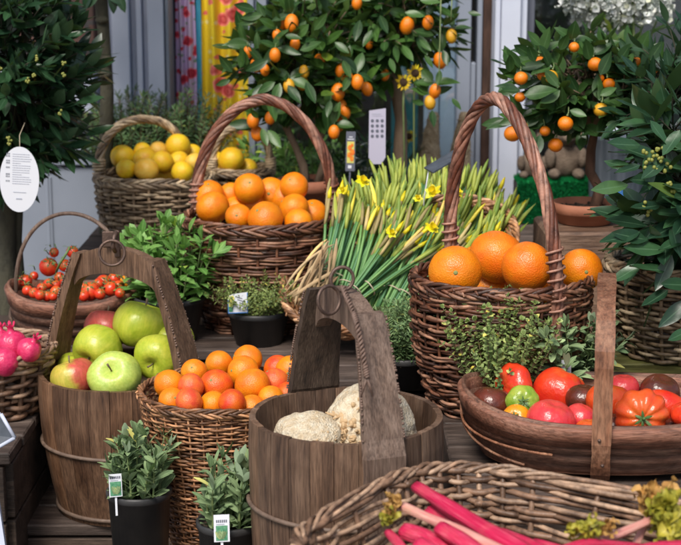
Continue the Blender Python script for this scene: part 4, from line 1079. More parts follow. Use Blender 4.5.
# ------------------------------------------------------------------ daffodils
def bez(a,b,c,n): return [a*((1-i/n)**2)+b*(2*(i/n)*(1-i/n))+c*((i/n)**2) for i in range(n+1)]
DB=[(322,288,345,192,2.92,3.02,'brown'),(331,294,360,195,2.90,3.02,'green'),(341,300,373,212,2.88,3.0,'green'),(352,303,386,205,2.87,3.02,'brown'),
(364,306,402,208,2.86,3.02,'brown'),(374,308,420,205,2.86,3.02,'mix'),(384,310,438,203,2.85,3.0,'brown'),(394,312,452,216,2.85,2.98,'brown'),
(404,313,466,230,2.84,2.96,'brown'),(356,298,428,243,2.84,2.93,'brown'),(414,316,482,244,2.84,2.96,'mix'),(345,302,400,236,2.83,2.92,'mix'),
(400,262,388,162,3.12,3.20,'green'),(410,262,410,156,3.12,3.22,'green'),(422,262,432,160,3.12,3.22,'green'),(434,266,452,166,3.10,3.20,'green'),
(446,270,474,158,3.10,3.20,'green'),(454,274,492,172,3.08,3.18,'green'),(466,282,506,190,3.06,3.14,'mix'),(372,262,364,182,3.08,3.16,'green'),(440,275,480,205,3.04,3.12,'green'),(430,268,462,196,3.06,3.14,'green'),(392,262,420,186,3.08,3.14,'green'),(380,262,396,184,3.06,3.12,'green'),(468,290,500,222,2.98,3.04,'green'),(462,296,497,243,2.94,2.99,'mix'),(474,282,511,205,3.02,3.08,'green')]
DL=['leftmost upright daffodil bunch of the front row','second daffodil bunch from the left in front','daffodil bunch with the lowest green buds at the left front','daffodil bunch with papery brown sheaths left of centre','daffodil bunch in the middle of the front row','daffodil bunch with one open flower right of the middle','daffodil bunch reaching up towards the price slate','daffodil bunch with brown sheaths beside the basket handle','daffodil bunch leaning right behind the basket handle leg','daffodil bunch lying across the others with a yellow bud at its end','rightmost daffodil bunch of the front row, leaning over','short daffodil bunch lying lowest in front',
'green budded daffodil bunch at the back left of the slate','green budded daffodil bunch at the back under the slate tip','green budded daffodil bunch behind the slate','daffodil bunch just right of the slate at the back','tall green daffodil bunch behind the basket handle','green daffodil bunch at the back by the white door post','rightmost back daffodil bunch leaning to the post','green daffodil bunch at the back left beside the plant tag','green daffodil bunch in the second row inside the handle','green daffodil bunch in the second row right of the slate stick','green daffodil bunch in the second row behind the slate stick','green daffodil bunch in the second row left of the slate stick','green daffodil bunch at the right end above the topmost orange','drooping daffodil bunch just behind the topmost orange of the right basket','outermost green daffodil bunch touching the white door post']
def dthing(i,spec):
    bx,by,hx,hy,Yb,Yh,kind=spec; A=at(bx,by,Yb); Bn=at(hx,hy,Yh); D=(Bn-A); ln=D.length; D.normalize(); S=D.cross(Vector((0,1,.3))).normalized(); F=S.cross(D)
    t=thing('daffodil_bunch',DL[i],'daffodils',A,0,'bunches of budded daffodils')
    st=MB(); bu=MB(); sh=MB(); fl=MB(); ns=17
    for k in range(ns):
        a=rnd(0,6.28); rr_=rnd(0,1)**.6; o0=S*(math.cos(a)*rr_*.014)+F*(math.sin(a)*rr_*.012); o1=S*(math.cos(a)*rr_*.034)+F*(math.sin(a)*rr_*.02)
        hl=ln*rnd(.62,.78); neck=D*hl+o1+S*rnd(-.004,.004); p=[v for v in bez(o0,D*(hl*.5)+o0*1.1,neck,6)]
        st.tube(p,[.0034]*5+[.003,.0026],5,flat=.8)
        dd=(D+S*rnd(-.10,.12)+F*rnd(-.1,.15)+o1*6).normalized(); bl=rnd(.045,.072)
        br=(kind=='brown' and random.random()<.7) or (kind=='mix' and random.random()<.35)
        # spathe and bud
        q=[neck-dd*.004,neck+dd*bl*.2,neck+dd*bl*.5,neck+dd*bl*.8,neck+dd*bl]
        bend=S*rnd(-.006,.006)+F*rnd(-.002,.006)
        q=[v+bend*(j/4)**2 for j,v in enumerate(q)]
        if br:
            sh.tube(q,[.0026,.0036,.0040,.0032,.0015],6); 
            if random.random()<.55: fl=MB(); fl.tube([q[3],q[4],q[4]+dd*.013],[.0040,.0044,.0012],6); fl.build('yellow_bud_tip',M['daf_yel'],t)
        else: bu.tube(q,[.0026,.0042,.0046,.0034,.0010],6)
        if random.random()<.35: bu.leaf(neck-dd*.02,dd+S*rnd(-.3,.3),bl*1.3,.008,up=F,curl=rnd(-.3,.3),seg=4,shape=0)
    st.build('stems',M['daf_stem'],t); 
    if bu.v: bu.build('green_buds',M['daf_bud'],t)
    if sh.v: sh.build('papery_sheaths',M['daf_sheath'],t)
    m=MB(); c=D*(ln*.18); m.tube([c+(S*math.cos(2*PI*k/16)*.0165+F*math.sin(2*PI*k/16)*.0145) for k in range(16)],.0013,5,closed=True); m.build('rubber_band',M['band'],t)
    return t,A
dts=[dthing(i,s) for i,s in enumerate(DB)]
# open flowers belong to the bunch nearest to them
for (px,py,Y,s_) in ((362,182,2.98,8),(343,191,2.98,5),(431,229,2.88,8),(391,234,2.88,6),(434,193,2.96,9),(456,193,2.94,7),(418,199,2.96,5)):
    P=at(px,py,Y); best=min(range(len(DB)),key=lambda i:(DB[i][2]-px)**2+(DB[i][3]-py)**2); t,A=dts[best]; m=MB(); r=L(s_,P); c=P-A
    ax=Vector((rnd(-.5,.5),-.6,.7)).normalized()
    q=ax.to_track_quat('Z','Y').to_matrix()
    for k in range(6):
        a=k*PI/3+rnd(-.1,.1); d=q@Vector((math.cos(a),math.sin(a),.35)); m.leaf(c,d,r*1.1,r*.75,up=ax,curl=rnd(-.3,.5),seg=4,shape=1,wav=.1)
    m.tube([c,c+ax*r*.4,c+ax*r*.8],[r*.25,r*.33,r*.45],10,caps=False)
    m.build('open_flower',M['daf_yel'],t)

# dried husks hanging over the left of the tray
m=MB()
for k in range(44):
    a=at(rnd(316,338),rnd(238,290),2.90+rnd(-.03,.03)); q_=rnd(0,1); b=at(lerp(286,320,q_)+rnd(-4,4),lerp(296,328,q_)+rnd(-10,2),2.86+rnd(-.02,.03)); p=bez(a,(a+b)/2+Vector((rnd(-.02,.02),-.015,rnd(.0,.03))),b,8)
    m.tube(p,[.001]+[rnd(.0015,.0042)]*7+[.0008],6,flat=.2,up=(0,-1,.4))
tag(m.build('dried_husks',M['husk']),'dry straw-brown leaf husks draped over the left of the wicker tray','dry leaves')

# ------------------------------------------------------------------ pots and herbs
def pot(t,r,h,mat='pot',rimh=.012,soil=True,taper=.74,rimt=.004):
    m=MB(); m.lathe([(r*taper,0),(r*.96,h-rimh),(r*.96+rimt*.2,h-rimh),(r+rimt*.3,h-rimh+.002),(r+rimt*.4,h-.002),(r,h),(r-.003,h),(r-.004,h-.015),(r*taper,.01)],40); m.build('pot',M[mat],t)
    if soil:
        m=MB(); n=28; vs=[(0,0,h-.012)];
        for j in range(1,7):
            for k in range(n):
                a=2*PI*k/n; rr_=(r-.004)*j/6; vs.append((rr_*math.cos(a),rr_*math.sin(a),h-.014+.004*noise.noise(Vector((rr_*200,a*6,r*50)))))
        fs=[(0,1+k,1+(k+1)%n) for k in range(n)]
        for j in range(5):
            for k in range(n): l=(k+1)%n; fs.append((1+j*n+k,1+(j+1)*n+k,1+(j+1)*n+l,1+j*n+l))
        m.add(vs,fs)
        for k in range(60):
            a=rnd(0,6.28); q=r*.9*rnd(0,1)**.5; m.ball((q*math.cos(a),q*math.sin(a),h-.012),rnd(.002,.004),6,4)
        m.build('soil',M['soil'],t)
def herb(t,z0,r0,n,ht,spread,ll,lw,sp,leafm,stemm,shape=0,curl=.4,pair=True,lean=.5,base=.1,tuft=3,sr=.0012,cx=0,cy=0,lsm=.6,up=.5):
    S=MB(); F=MB()
    for k in range(n):
        a=rnd(0,6.28); q=rnd(0,1)**.5; b=Vector((cx+r0*.8*q*math.cos(a),cy+r0*.8*q*math.sin(a),z0)); out=Vector((math.cos(a),math.sin(a),0))
        h=ht*rnd(.6,1.08)*(1-.25*q); tip=b+out*(spread*q*rnd(.6,1.1))+Vector((rnd(-.12,.12)*h,rnd(-.12,.12)*h,h)); mid=b+out*(spread*q*lean*.5)+Vector((0,0,h*.55))
        p=bez(b,mid,tip,8); S.tube(p,[sr*1.3]*3+[sr]*4+[sr*.6]*2,4)
        s_=base*h; i=0
        while s_<h*1.0:
            u=min(.999,s_/h)*8; c=p[int(u)].lerp(p[int(u)+1],u-int(u)); T=(p[int(u)+1]-p[int(u)]).normalized(); o=T.orthogonal().normalized(); o=Matrix.Rotation(i*PI/2+rnd(-.5,.5)+a,3,T)@o; k_=1-(1-lsm)*(s_/h)
            for sg in ((1,-1) if pair else (1,)):
                d=(o*sg+T*up*rnd(.6,1.6)).normalized(); F.leaf(c,d,ll*k_*rnd(.7,1.15),lw*k_*rnd(.8,1.15),up=T,curl=curl*rnd(.2,1.6),seg=4,shape=shape,fold=.2)
            s_+=sp*rnd(.7,1.3); i+=1
        for q_ in range(tuft):
            d=(T+o*rnd(-.7,.7)+T.cross(o)*rnd(-.7,.7)).normalized(); F.leaf(p[-1],d,ll*lsm*rnd(.6,1.1),lw*lsm,up=o,curl=.2,seg=4,shape=shape)
    S.build('stems',M[stemm],t); F.build('foliage',M[leafm],t)
def plant(name,label,P,rp,hp,cat='herb pot',potm='pot',**k):
    t=thing(name,label,cat,P,rnd(0,6)); pot(t,rp,hp,potm); herb(t,hp-.015,rp,**k); return t
def card(t_or_none,name,label,P,w_,h_,rz,tilt,back='card',edge=None,fn=None,stick=0,group=None,cat='plant label',th=.0012,roll=0,pts=None,corner=0.0):
    t=thing(name,label,cat,P,0,group); t.rotation_euler=(tilt,roll,rz)
    m=MB()
    if pts is None: pts=[(-w_/2,0),(w_/2,0),(w_/2,h_),(-w_/2,h_)]
    m.poly([(x,0,z) for x,z in pts],(0,1,0),th); m.build('card',M[back],t)
    if stick: 
        m=MB(); m.box((0,.002,-stick/2+.004),(w_*.16,.0012,stick+.008)); m.build('stick',M[back],t)
    if fn: fn(t,th/2+.0004)
    return t
def inkrects(t,name,mat,rects,y,th=.0003):
    m=MB()
    for (x0,x1,z0,z1) in rects: m.box(((x0+x1)/2,-y,(z0+z1)/2),(x1-x0,th,z1-z0))
    m.build(name,M[mat],t)

# sage in front
P=at(140,521,2.26); P.z=.55
hz=Z(500,2.21)-.55
t=plant('potted_sage','sage with upright grey-green leaves in a black pot in front of the apple bucket',P,L(31.5,P),hz,n=26,ht=.112,spread=.012,ll=.037,lw=.0145,sp=.015,leafm='sage',stemm='stem_g',shape=4,curl=.5,sr=.0016,lsm=.7,up=1.1)
P=at(229,548,2.14); P.z=.55
hz=Z(534,2.08)-.55
t=plant('potted_sage','sage in a black pot between the tapering basket and the grey bucket',P,L(31,P),hz,n=24,ht=.108,spread=.018,ll=.039,lw=.0125,sp=.015,leafm='sage',stemm='stem_g',shape=4,curl=.5,sr=.0018,lsm=.75,up=1.0)
def sagecard(t,y):
    inkrects(t,'picture','pic_g',[(-.0085,.0085,.002,.024)],y); inkrects(t,'lettering','ink',[(-.008+.0028*k,-.0062+.0028*k,.0285,.0325) for k in range(6)],y)
    inkrects(t,'lettering','ink_l',[(-.008,.004,.0258,.0265)],y+.0003)
    m=MB(); 
    for k in range(9): m.leaf((rnd(-.004,.004),-y-.0006,.004),(rnd(-.7,.7),-.05,1),.014,.004,up=(0,-1,0),seg=3,curl=0)
    m.build('leaf_print',M['sage'],t)
card(None,'plant_label','white label with a green leaf picture stuck in the left front sage pot',at(116,497,2.21),.020,.036,.25,-.15,fn=sagecard,stick=.03,group='labels in the front sage pots')
card(None,'plant_label','white label with a green leaf picture stuck in the sage pot beside the grey bucket',at(222,542,2.07),.023,.040,.12,-.2,fn=sagecard,stick=.03,group='labels in the front sage pots')
# thyme left middle
P=at(259,345,2.94); P.z=LV
t=plant('potted_thyme','low bushy thyme in a black pot before the left orange basket',P,L(31,P),Z(316,2.88)-LV,n=190,ht=.088,spread=.05,ll=.010,lw=.0045,sp=.0052,leafm='thyme',stemm='stem_b',shape=0,tuft=3,sr=.0007,lsm=.8)
def tcard(t,y):
    inkrects(t,'blue_edge','card_b',[(-.0195,-.0182,0,.026),(.0182,.0195,0,.040),(-.0195,.0195,-.0005,.0012)],y)
    m=MB(); 
    m.poly([(-.018,-y-.0003,.026),(-.016,-y-.0003,.0335),(-.010,-y-.0003,.036),(-.006,-y-.0003,.03),(-.010,-y-.0003,.014),(-.018,-y-.0003,.01)],(0,1,0),.0003); m.build('yellow_print',M['pic_y'],t)
    inkrects(t,'green_print','pic_g',[(-.018,-.010,.003,.013)],y+.0006); 
    inkrects(t,'lettering','ink',[(-.004+.0035*r_+.0022*c,-.0024+.0035*r_+.0022*c,.032-.0062*r_-.0008*c,.0338-.0062*r_-.0008*c) for r_ in range(4) for c in range(6 if r_<2 else 4) if -.004+.0035*r_+.0022*c<.016],y+.0004)
card(None,'plant_label','white label with blue edge and yellow corner in the thyme pot',at(238,313,2.875),.039,.04,.12,-.1,fn=tcard,pts=[(-.0195,0),(.0195,0),(.0195,.041),(-.008,.038),(-.016,.035),(-.0195,.027)])
# rocket / oregano by the apple bucket
P=at(170,332,2.97); P.z=LV
t=plant('potted_rocket','bright green leafy salad herb in a black pot behind the apple bucket',P,L(36,P),Z(300,2.92)-LV,n=50,ht=.160,spread=.050,ll=.050,lw=.019,sp=.021,leafm='rocket',stemm='stem_g',shape=2,curl=.6,sr=.0013,lsm=.75,tuft=3)
# fine green bush by the right basket
P=at(405,375,2.63); P.z=LV
t=plant('potted_savory','dense fine-leaved green herb in a black pot between the grey bucket and right orange basket',P,L(23.5,P),Z(356,2.62)-LV,n=230,ht=.118,spread=.055,ll=.014,lw=.0028,sp=.0048,leafm='lav',stemm='stem_g',shape=0,tuft=4,sr=.0007,lsm=.9)
# oregano behind trug
P=at(499,405,2.385); P.z=LV
t=plant('potted_oregano','airy oregano sprigs with tiny round leaves behind the left of the tomato trug',P,.052,.045,n=170,ht=.205,spread=.070,ll=.0105,lw=.0085,sp=.0085,leafm='oreg',stemm='stem_b',shape=1,tuft=4,sr=.0008,lsm=.8,base=.1)
P=at(569,402,2.42); P.z=LV
t=plant('potted_sage','grey-green sage in a pot behind the tomato trug beside its handle',P,.046,.055,n=42,ht=.150,spread=.075,ll=.042,lw=.0155,sp=.014,leafm='sage',stemm='stem_g',shape=4,curl=.5,sr=.0014)
card(None,'plant_label','small pale label low in the sage behind the tomato trug',at(566,377,2.36),.016,.028,0,-.1,fn=lambda t,y: inkrects(t,'lettering','ink_l',[(-.006,.006,.018,.020),(-.006,.004,.013,.0145),(-.006,.006,.009,.010)],y),stick=.02)
# thyme behind rhubarb basket
P=at(352,548,2.02-.11); P=Vector((.008,1.775,.775)); 
# rosemary behind the lemons
for i,(px,lb) in enumerate(((128,'left rosemary bush behind the lemon baskets'),(185,'right rosemary bush behind the lemon baskets, against the curtains'))):
    P=at(px,200,3.76); P.z=.93
    plant('potted_rosemary',lb,P,.07,.10,n=44,ht=.235-.02*(1-i),spread=.085,ll=.022,lw=.003,sp=.0062,leafm='rosem',stemm='stem_b',shape=0,tuft=4,sr=.0013,lsm=.85,base=.05,group=None) if False else None
    t=thing('potted_rosemary',lb,'rosemary',P,0,'rosemary bushes behind the lemons'); pot(t,.07,.10,'pot'); herb(t,.09,.07,n=120,ht=.255,spread=.10,ll=.024,lw=.0042,sp=.0062,leafm='rosem',stemm='stem_b',tuft=4,sr=.0013,lsm=.85,base=.05)
# low herb in the gap at the bottom
P=Vector((.012,1.90,.662)); 
P=at(352,560,1.83); P.z=.70
t=thing('potted_thyme','small thyme sprigs between the grey bucket and the rhubarb basket','herb pot',(at(322,540,1.87).x,1.86,.66),0); 
m=MB(); m.lathe([(.03,-.10),(.034,0),(.03,0),(.026,-.05)],20); m.build('pot',M['pot'],t)
herb(t,-.01,.035,n=70,ht=.165,spread=.065,ll=.009,lw=.006,sp=.008,leafm='oreg',stemm='stem_b',shape=1,tuft=3,sr=.0008,lsm=.8,up=.5)
# parsley in the crate gap
t=thing('parsley_plant','little bright green parsley leaves in the gap of the bottom left crates','herb pot',(at(9,530,2.32).x,2.32,.505),0)
m=MB(); m.lathe([(.02,0),(.026,.04),(.022,.04),(.02,.02)],16); m.build('pot',M['pot'],t)
herb(t,.035,.022,n=24,ht=.09,spread=.03,ll=.014,lw=.012,sp=.014,leafm='rocket',stemm='stem_g',shape=2,tuft=3,sr=.0008,wavy=None) if False else herb(t,.035,.022,n=24,ht=.09,spread=.03,ll=.014,lw=.012,sp=.014,leafm='rocket',stemm='stem_g',shape=2,tuft=3,sr=.0008)

# ------------------------------------------------------------------ trees
def branchy(m,pts,r0,r1,sides=8):
    n=len(pts); m.tube(pts,[lerp(r0,r1,i/(n-1))*(1+.10*math.sin(i*2.3)) for i in range(n)],sides)
def crown(t,base,c,Rv,n,per,ll,lw,mat,shape=0,seed=1,whorl=.5,twig=.07,curl=.5,inner=.45,barkm='bark',droop=.15,mask=None,branches=9,fold=.25,wav=0):
    """t root; coordinates local to t. Twigs spread through the crown volume, each with alternate leaves and an end tuft."""
    random.seed(seed); B=MB(); F=MB(); c=Vector(c); base=Vector(base); hubs=[]
    for k in range(branches):
        a=2*PI*k/branches+rnd(-.3,.3); e=rnd(-.3,.9); q=c+Vector((math.cos(a)*Rv[0]*.5*math.cos(e),math.sin(a)*Rv[1]*.5*math.cos(e),Rv[2]*.55*math.sin(e)))
        branchy(B,bez(base,base.lerp(q,.5)+Vector((0,0,.02)),q,6),.006,.0025,6); hubs.append(q)
    for k in range(n):
        d=Vector((rnd(-1,1),rnd(-1,1),rnd(-1,1)))
        while d.length>1 or d.length<.1: d=Vector((rnd(-1,1),rnd(-1,1),rnd(-1,1)))
        rr_=d.length**.45*(1-inner)+inner if random.random()<.8 else d.length; d.normalize()
        rr_*=.82+.30*noise.noise(d*2.1+Vector((seed,0,0)))+.0
        p=c+Vector((d.x*Rv[0],d.y*Rv[1],d.z*Rv[2]))*rr_
        if mask and not mask(p): continue
        o=Vector((d.x,d.y,d.z*.7+.35)).normalized(); o=(o+Vector((rnd(-.5,.5),rnd(-.5,.5),rnd(-.4,.4)))).normalized()
        h=min(hubs,key=lambda q:(q-p).length); s0=p-o*twig*.6; tip=p+o*twig*.5
        pts=bez(s0,p+Vector((0,0,.01)),tip,5); B.tube(pts,[.0018,.0016,.0014,.0012,.001,.0008],4)
        if (h-s0).length<.2: B.tube([h,h.lerp(s0,.5)+Vector((rnd(-.01,.01),rnd(-.01,.01),.01)),s0],[.0024,.002,.0018],4)
        g=rnd(0,6)
        for i in range(per):
            u=(i+.5)/per*5; q=pts[min(4,int(u))].lerp(pts[min(5,int(u)+1)],u-int(u)); T=(tip-s0).normalized(); s_=T.orthogonal().normalized(); s_=Matrix.Rotation(g+i*2.4,3,T)@s_
            ld=(s_*(1-.5*i/per)+T*(whorl+.6*i/per)+Vector((0,0,-droop))).normalized()
            k_=rnd(.65,1.12)*(1-.25*(i/per)**3); F.leaf(q,ld,ll*k_,lw*k_*rnd(.85,1.15),up=(T*.6+Vector((0,0,.6))),curl=-curl*rnd(-.3,1.2),seg=5,shape=shape,fold=fold*rnd(.3,1.5),wav=wav)
    B.build('branches',M[barkm],t); F.build('foliage',M[mat],t)

# bay tree, top left
bx=at(12,200,3.2); t=thing('bay_tree','dark bay tree with dense glossy leaves at the top left above an oval tag','tree',(bx.x,3.18,0))
def loc(px,py,Y,t): return at(px,py,Y)-Vector(t.location)
m=MB(); m.lathe([(.10,.35),(.14,.62),(.15,.62),(.145,.6),(.12,.5)],28); m.lathe([(.141,.60),(.01,.605)],20,close_bottom=False); 
m=MB(); m.lathe([(.09,0),(.13,.50),(.14,.50),(.13,.48),(.1,.2)],28); m.build('pot',M['pot'],t)
m=MB(); branchy(m,[Vector((-.02,0,.2)),Vector((-.02,0,.7)),loc(8,290,3.2,t),loc(6,230,3.2,t),loc(10,170,3.2,t),loc(14,90,3.2,t)],.026,.014,10); branchy(m,[Vector((.02,0,.3)),loc(20,300,3.22,t),loc(17,240,3.22,t),loc(20,170,3.2,t)],.016,.010,8); m.build('trunk',M['bark_dk'],t)
cc=loc(10,72,3.18,t)
crown(t,cc-Vector((0,0,.1)),cc,(.165,.15,.26),250,7,.072,.025,'bay',seed=3,curl=.35,twig=.08,inner=.35,barkm='bark_dk',mask=lambda p:p.z>cc.z-.24)
m=MB()
for (px,py) in ((37,58),(64,75),(60,112),(33,75),(64,62),(8,138),(28,80),(10,142),(0,70)):
    m=MB()
    for q in range(5):
        P=loc(px+rnd(-2,2),py+rnd(-3,3),3.0,t); m.ball(P,.0028,7,5)
    m.build('flower_buds',M['berry'],t)
def ovalcard(t,y):
    s_=.00204
    rows=[(-14,'s'),(-10,'x'),(-7,'l'),(-4,'l'),(0,'x'),(3,'l'),(7,'x'),(10,'l')]
    r1=[];r2=[]
    for j in range(14):
        z=.118-j*.0046
        if j in(0,1,3,4,6,9,10,12): 
            for q in range(3):
                r1.append((-.027+q*.0028+rnd(0,.0005),-.0252+q*.0028,z-.0012,z+.0018))
        x=-.014
        while x<(.020 if j%5!=4 else .002):
            w_=rnd(.0015,.005); r2.append((x,x+w_,z-.0005,z+.0006)); x+=w_+.0008
    r2.append((-.012,.014,.040,.0412)); r2.append((-.006,.006,.026,.0285))
    inkrects(t,'symbols','ink',r1,y); inkrects(t,'lettering','ink_l',r2,y)
ow,oh=L(19.5,at(19,180,3.0)),L(33,at(19,180,3.0))
oval=[(ow*math.cos(2*PI*i/40),oh+oh*math.sin(2*PI*i/40)) for i in range(40)]
t2=card(None,'hanging_tag','large white oval care tag with grey symbols hanging from the left bay tree',at(19,212,2.99),0,0,.05,.02,fn=ovalcard,pts=oval,cat='tag',roll=.06)
m=MB(); m.tube([(0,0,oh*1.95),(-.004,.02,oh*2.3),(0,.06,oh*2.6)],.0008,5); m.build('string',M['band'],t2)

# dark pole-like tree trunk left of the white door
b=at(105,240,3.62); t=thing('standard_tree','slim dark lichened tree trunk standing before the white door','tree',(b.x,3.62,0))
m=MB(); m.lathe([(.085,0),(.12,.26),(.13,.26),(.12,.24),(.1,.1)],24); m.build('pot',M['pot'],t)
m=MB(); branchy(m,[Vector((0,0,.1)),Vector((.003,0,.5)),loc(105,230,3.62,t),loc(106,150,3.62,t),loc(107,90,3.62,t),loc(105,50,3.62,t),loc(101,0,3.62,t),loc(101,-60,3.6,t)],.0185,.014,12)
for (px,py) in ((104,180),(107,130),(104,75),(107,60),(102,20)): m.ball(loc(px,py,3.61,t),.017,8,6,sc3=(1,1,.6))
m.build('trunk',M['bark_dk'],t)
cc=loc(104,-95,3.6,t); crown(t,cc-Vector((0,0,.1)),cc,(.2,.2,.16),130,6,.06,.022,'bay',seed=9,barkm='bark_dk')
m=MB()
for (px,py,a) in ((106,-8,-.6),(117,-8,-1.2),(124,-10,-.2),(98,-6,-2.4),(112,-8,-1.5),(90,-10,-1.9)): m.leaf(loc(px,py,3.5,t),(math.cos(a),-.1,math.sin(a)),.05,.022,up=(0,-1,.2),seg=5)
m.build('hanging_leaves',M['bay'],t)

# citrus fruit hanging in a tree (parts of the tree)
def hang(t,lst,Y,me,mat,tl,r3=1.0,leafm='citr_leaf'):
    F=MB()
    for (px,py,rp,y_) in lst:
        P=at(px,py,Y+rnd(-.02,.05)); r=L(rp,P)*(1.08 if me=='kumround' else .95)
        o=bpy.data.objects.new('fruit',mesh_with(ME[me],M['kumquat_y' if y_ else mat])); COL.objects.link(o); o.parent=t; o.location=P-Vector(t.location); o.scale=(r,r,r); o.rotation_euler=(rnd(-.25,.25),rnd(-.25,.25),0)
        S=MB(); S.tube([(0,0,1.1),(.1,.3,1.5),(.1,1.2,1.9)],[.09,.07,.07],5); S.ball((0,0,1.12),.16,6,4); k_=S.build('fruit_stalk',M['stem_g'],o)
        c=Vector(o.location)+Vector((0,.01,r*1.3))
        for q in range(3):
            a=rnd(-.6,PI+.6); F.leaf(c+Vector((rnd(-.006,.006),rnd(0,.01),0)),(math.cos(a),rnd(-.5,.3),math.sin(a)*.8+.1),rnd(.04,.062)*r3,rnd(.018,.026)*r3,up=(rnd(-.3,.3),-.8,.6),seg=6,curl=rnd(-.2,.5),fold=.3)
    F.build('fruit_leaves',M[leafm],t)
# kumquat A, in the terracotta pot behind the left oranges
P=at(307,190,3.5); t=thing('kumquat_tree','kumquat tree full of orange fruit in a terracotta pot behind the left orange basket','tree',(P.x,3.5,.93)); tA=t
rp=L(29,P); zp=Z(182,3.44)-.93
pot(t,rp,zp,'terra',rimh=.028,taper=.7,rimt=.012)
m=MB(); branchy(m,[Vector((.0,0,zp-.03)),loc(303,165,3.5,t),loc(296,148,3.5,t),loc(284,122,3.5,t),loc(278,95,3.5,t)],.011,.007,9); branchy(m,[Vector((.02,0,zp-.03)),loc(325,160,3.48,t),loc(318,142,3.48,t),loc(330,120,3.48,t),loc(322,90,3.48,t)],.010,.006,9); m.build('trunk',M['bark'],t)
cc=loc(308,62,3.5,t)
crown(t,cc-Vector((0,0,.09)),cc,(.165,.13,.17),105,6,.072,.032,'citr_leaf',seed=11,curl=.35,twig=.08,inner=.25,droop=.3)
m=MB()
for (px,py,a,l) in ((275,82,-2.6,22),(280,83,-1.9,24),(262,84,-2.1,20),(306,82,-1.2,24),(270,97,-1.4,26),(288,85,-1.0,24),(232,72,2.2,22),(240,68,1.3,22),(247,65,1.9,20),(230,80,-2.8,16),(255,10,2.9,24),(262,15,3.3,22),(285,35,-.3,18),(262,128,-1.3,20),(268,130,-.9,24),(258,118,2.2,14),(343,60,-1.2,20),(350,75,-2,18),(390,58,-1.3,16),(258,18,3.4,22),(330,100,-1.7,18),(268,60,-2.7,26),(300,50,.3,24),(314,30,.9,22),(335,42,-.7,20)):
    Q=loc(px,py,3.34,t); m.leaf(Q,(math.cos(a),rnd(-.4,0),math.sin(a)),L(l,at(px,py,3.34)),L(l*.42,at(px,py,3.34)),up=(rnd(-.2,.2),-1,.5),seg=6,curl=-.3,fold=.3)
m.build('front_leaves',M['citr_leaf'],t)
hang(t,[(282,22,7,0),(291.5,23,7.5,0),(295,44,5.5,0),(275,55,6,0),(319.5,61,6,0),(304,71.5,5.5,1),(289,86,6.2,1),(302.5,83,6,1),(341,70.5,6,0),(256,65,6,0),(265,70,5,0),(338,92,7.5,0),(348,80.5,7,0),(357.5,82,6.5,0),(367,89,6,0),(341,106,6.5,0),(338,123,7.5,0),(334,132,6,0),(277,35,5,0),(253,121,6.5,0),(270,118,5.5,0),(257,133.5,6.5,0),(345,112,6,0),(248,52,5,0)],3.36,'kumquat','kumquat',t)
# kumquat B, trunk behind the daffodils
P=at(397,190,3.55); t=thing('kumquat_tree','kumquat tree on a thick bare trunk standing behind the daffodils','tree',(P.x,3.55,.93)); tB=t
pot(t,.062,.085,'pot'); m=MB(); branchy(m,[Vector((0,0,.05)),loc(400,160,3.55,t),loc(401,120,3.55,t),loc(397,92,3.55,t),loc(393,70,3.55,t),loc(388,52,3.55,t)],.0175,.013,10)
branchy(m,[loc(393,70,3.55,t),loc(404,50,3.53,t),loc(412,30,3.53,t)],.010,.007,8); branchy(m,[loc(391,62,3.55,t),loc(374,50,3.53,t),loc(362,30,3.53,t)],.010,.006,8); m.build('trunk',M['bark'],t)
cc=loc(394,18,3.55,t)
crown(t,cc-Vector((0,0,.06)),cc,(.165,.14,.135),90,6,.066,.028,'citr_leaf',seed=21,curl=.35,twig=.08,inner=.25,droop=.3)
m=MB()
for (px,py,a,l) in ((452,98,-1.0,16),(424,104,2.9,14),(432,110,-1.5,18),(443,50,-1.3,18),(420,40,-.8,16),(360,20,-1.8,22),(380,15,-1.2,20),(372,30,-2,20),(405,12,-.3,22),(350,45,-1.6,18),(468,12,-.3,14),(440,70,-1.7,16),(346,110,-2.5,16),(420,0,-.2,22),(395,45,-1.5,18),(425,55,-1.1,16)):
    Q=loc(px,py,3.40,t); m.leaf(Q,(math.cos(a),rnd(-.4,0),math.sin(a)),L(l,at(px,py,3.40)),L(l*.42,at(px,py,3.40)),up=(rnd(-.2,.2),-1,.5),seg=6,curl=-.3,fold=.3)
m.build('front_leaves',M['citr_leaf'],t)
m=MB(); m.tube([loc(441,-10,3.42,t),loc(440,40,3.41,t),loc(439,70,3.40,t),loc(437,90,3.40,t)],[.002,.0016,.0014,.001],5); m.tube([loc(452,-5,3.42,t),loc(451,20,3.41,t)],.0015,5); m.build('hanging_twigs',M['stem_g'],t)
hang(t,[(407,25.5,7.5,0),(428,22.5,6,0),(357,3,5.5,0),(451.5,36,6,1),(440,60.5,7,0),(435,91,6.2,0),(430,102.5,6,1),(385,75,5,0),(369,44,4.5,0)],3.42,'kumquat','kumquat',t)
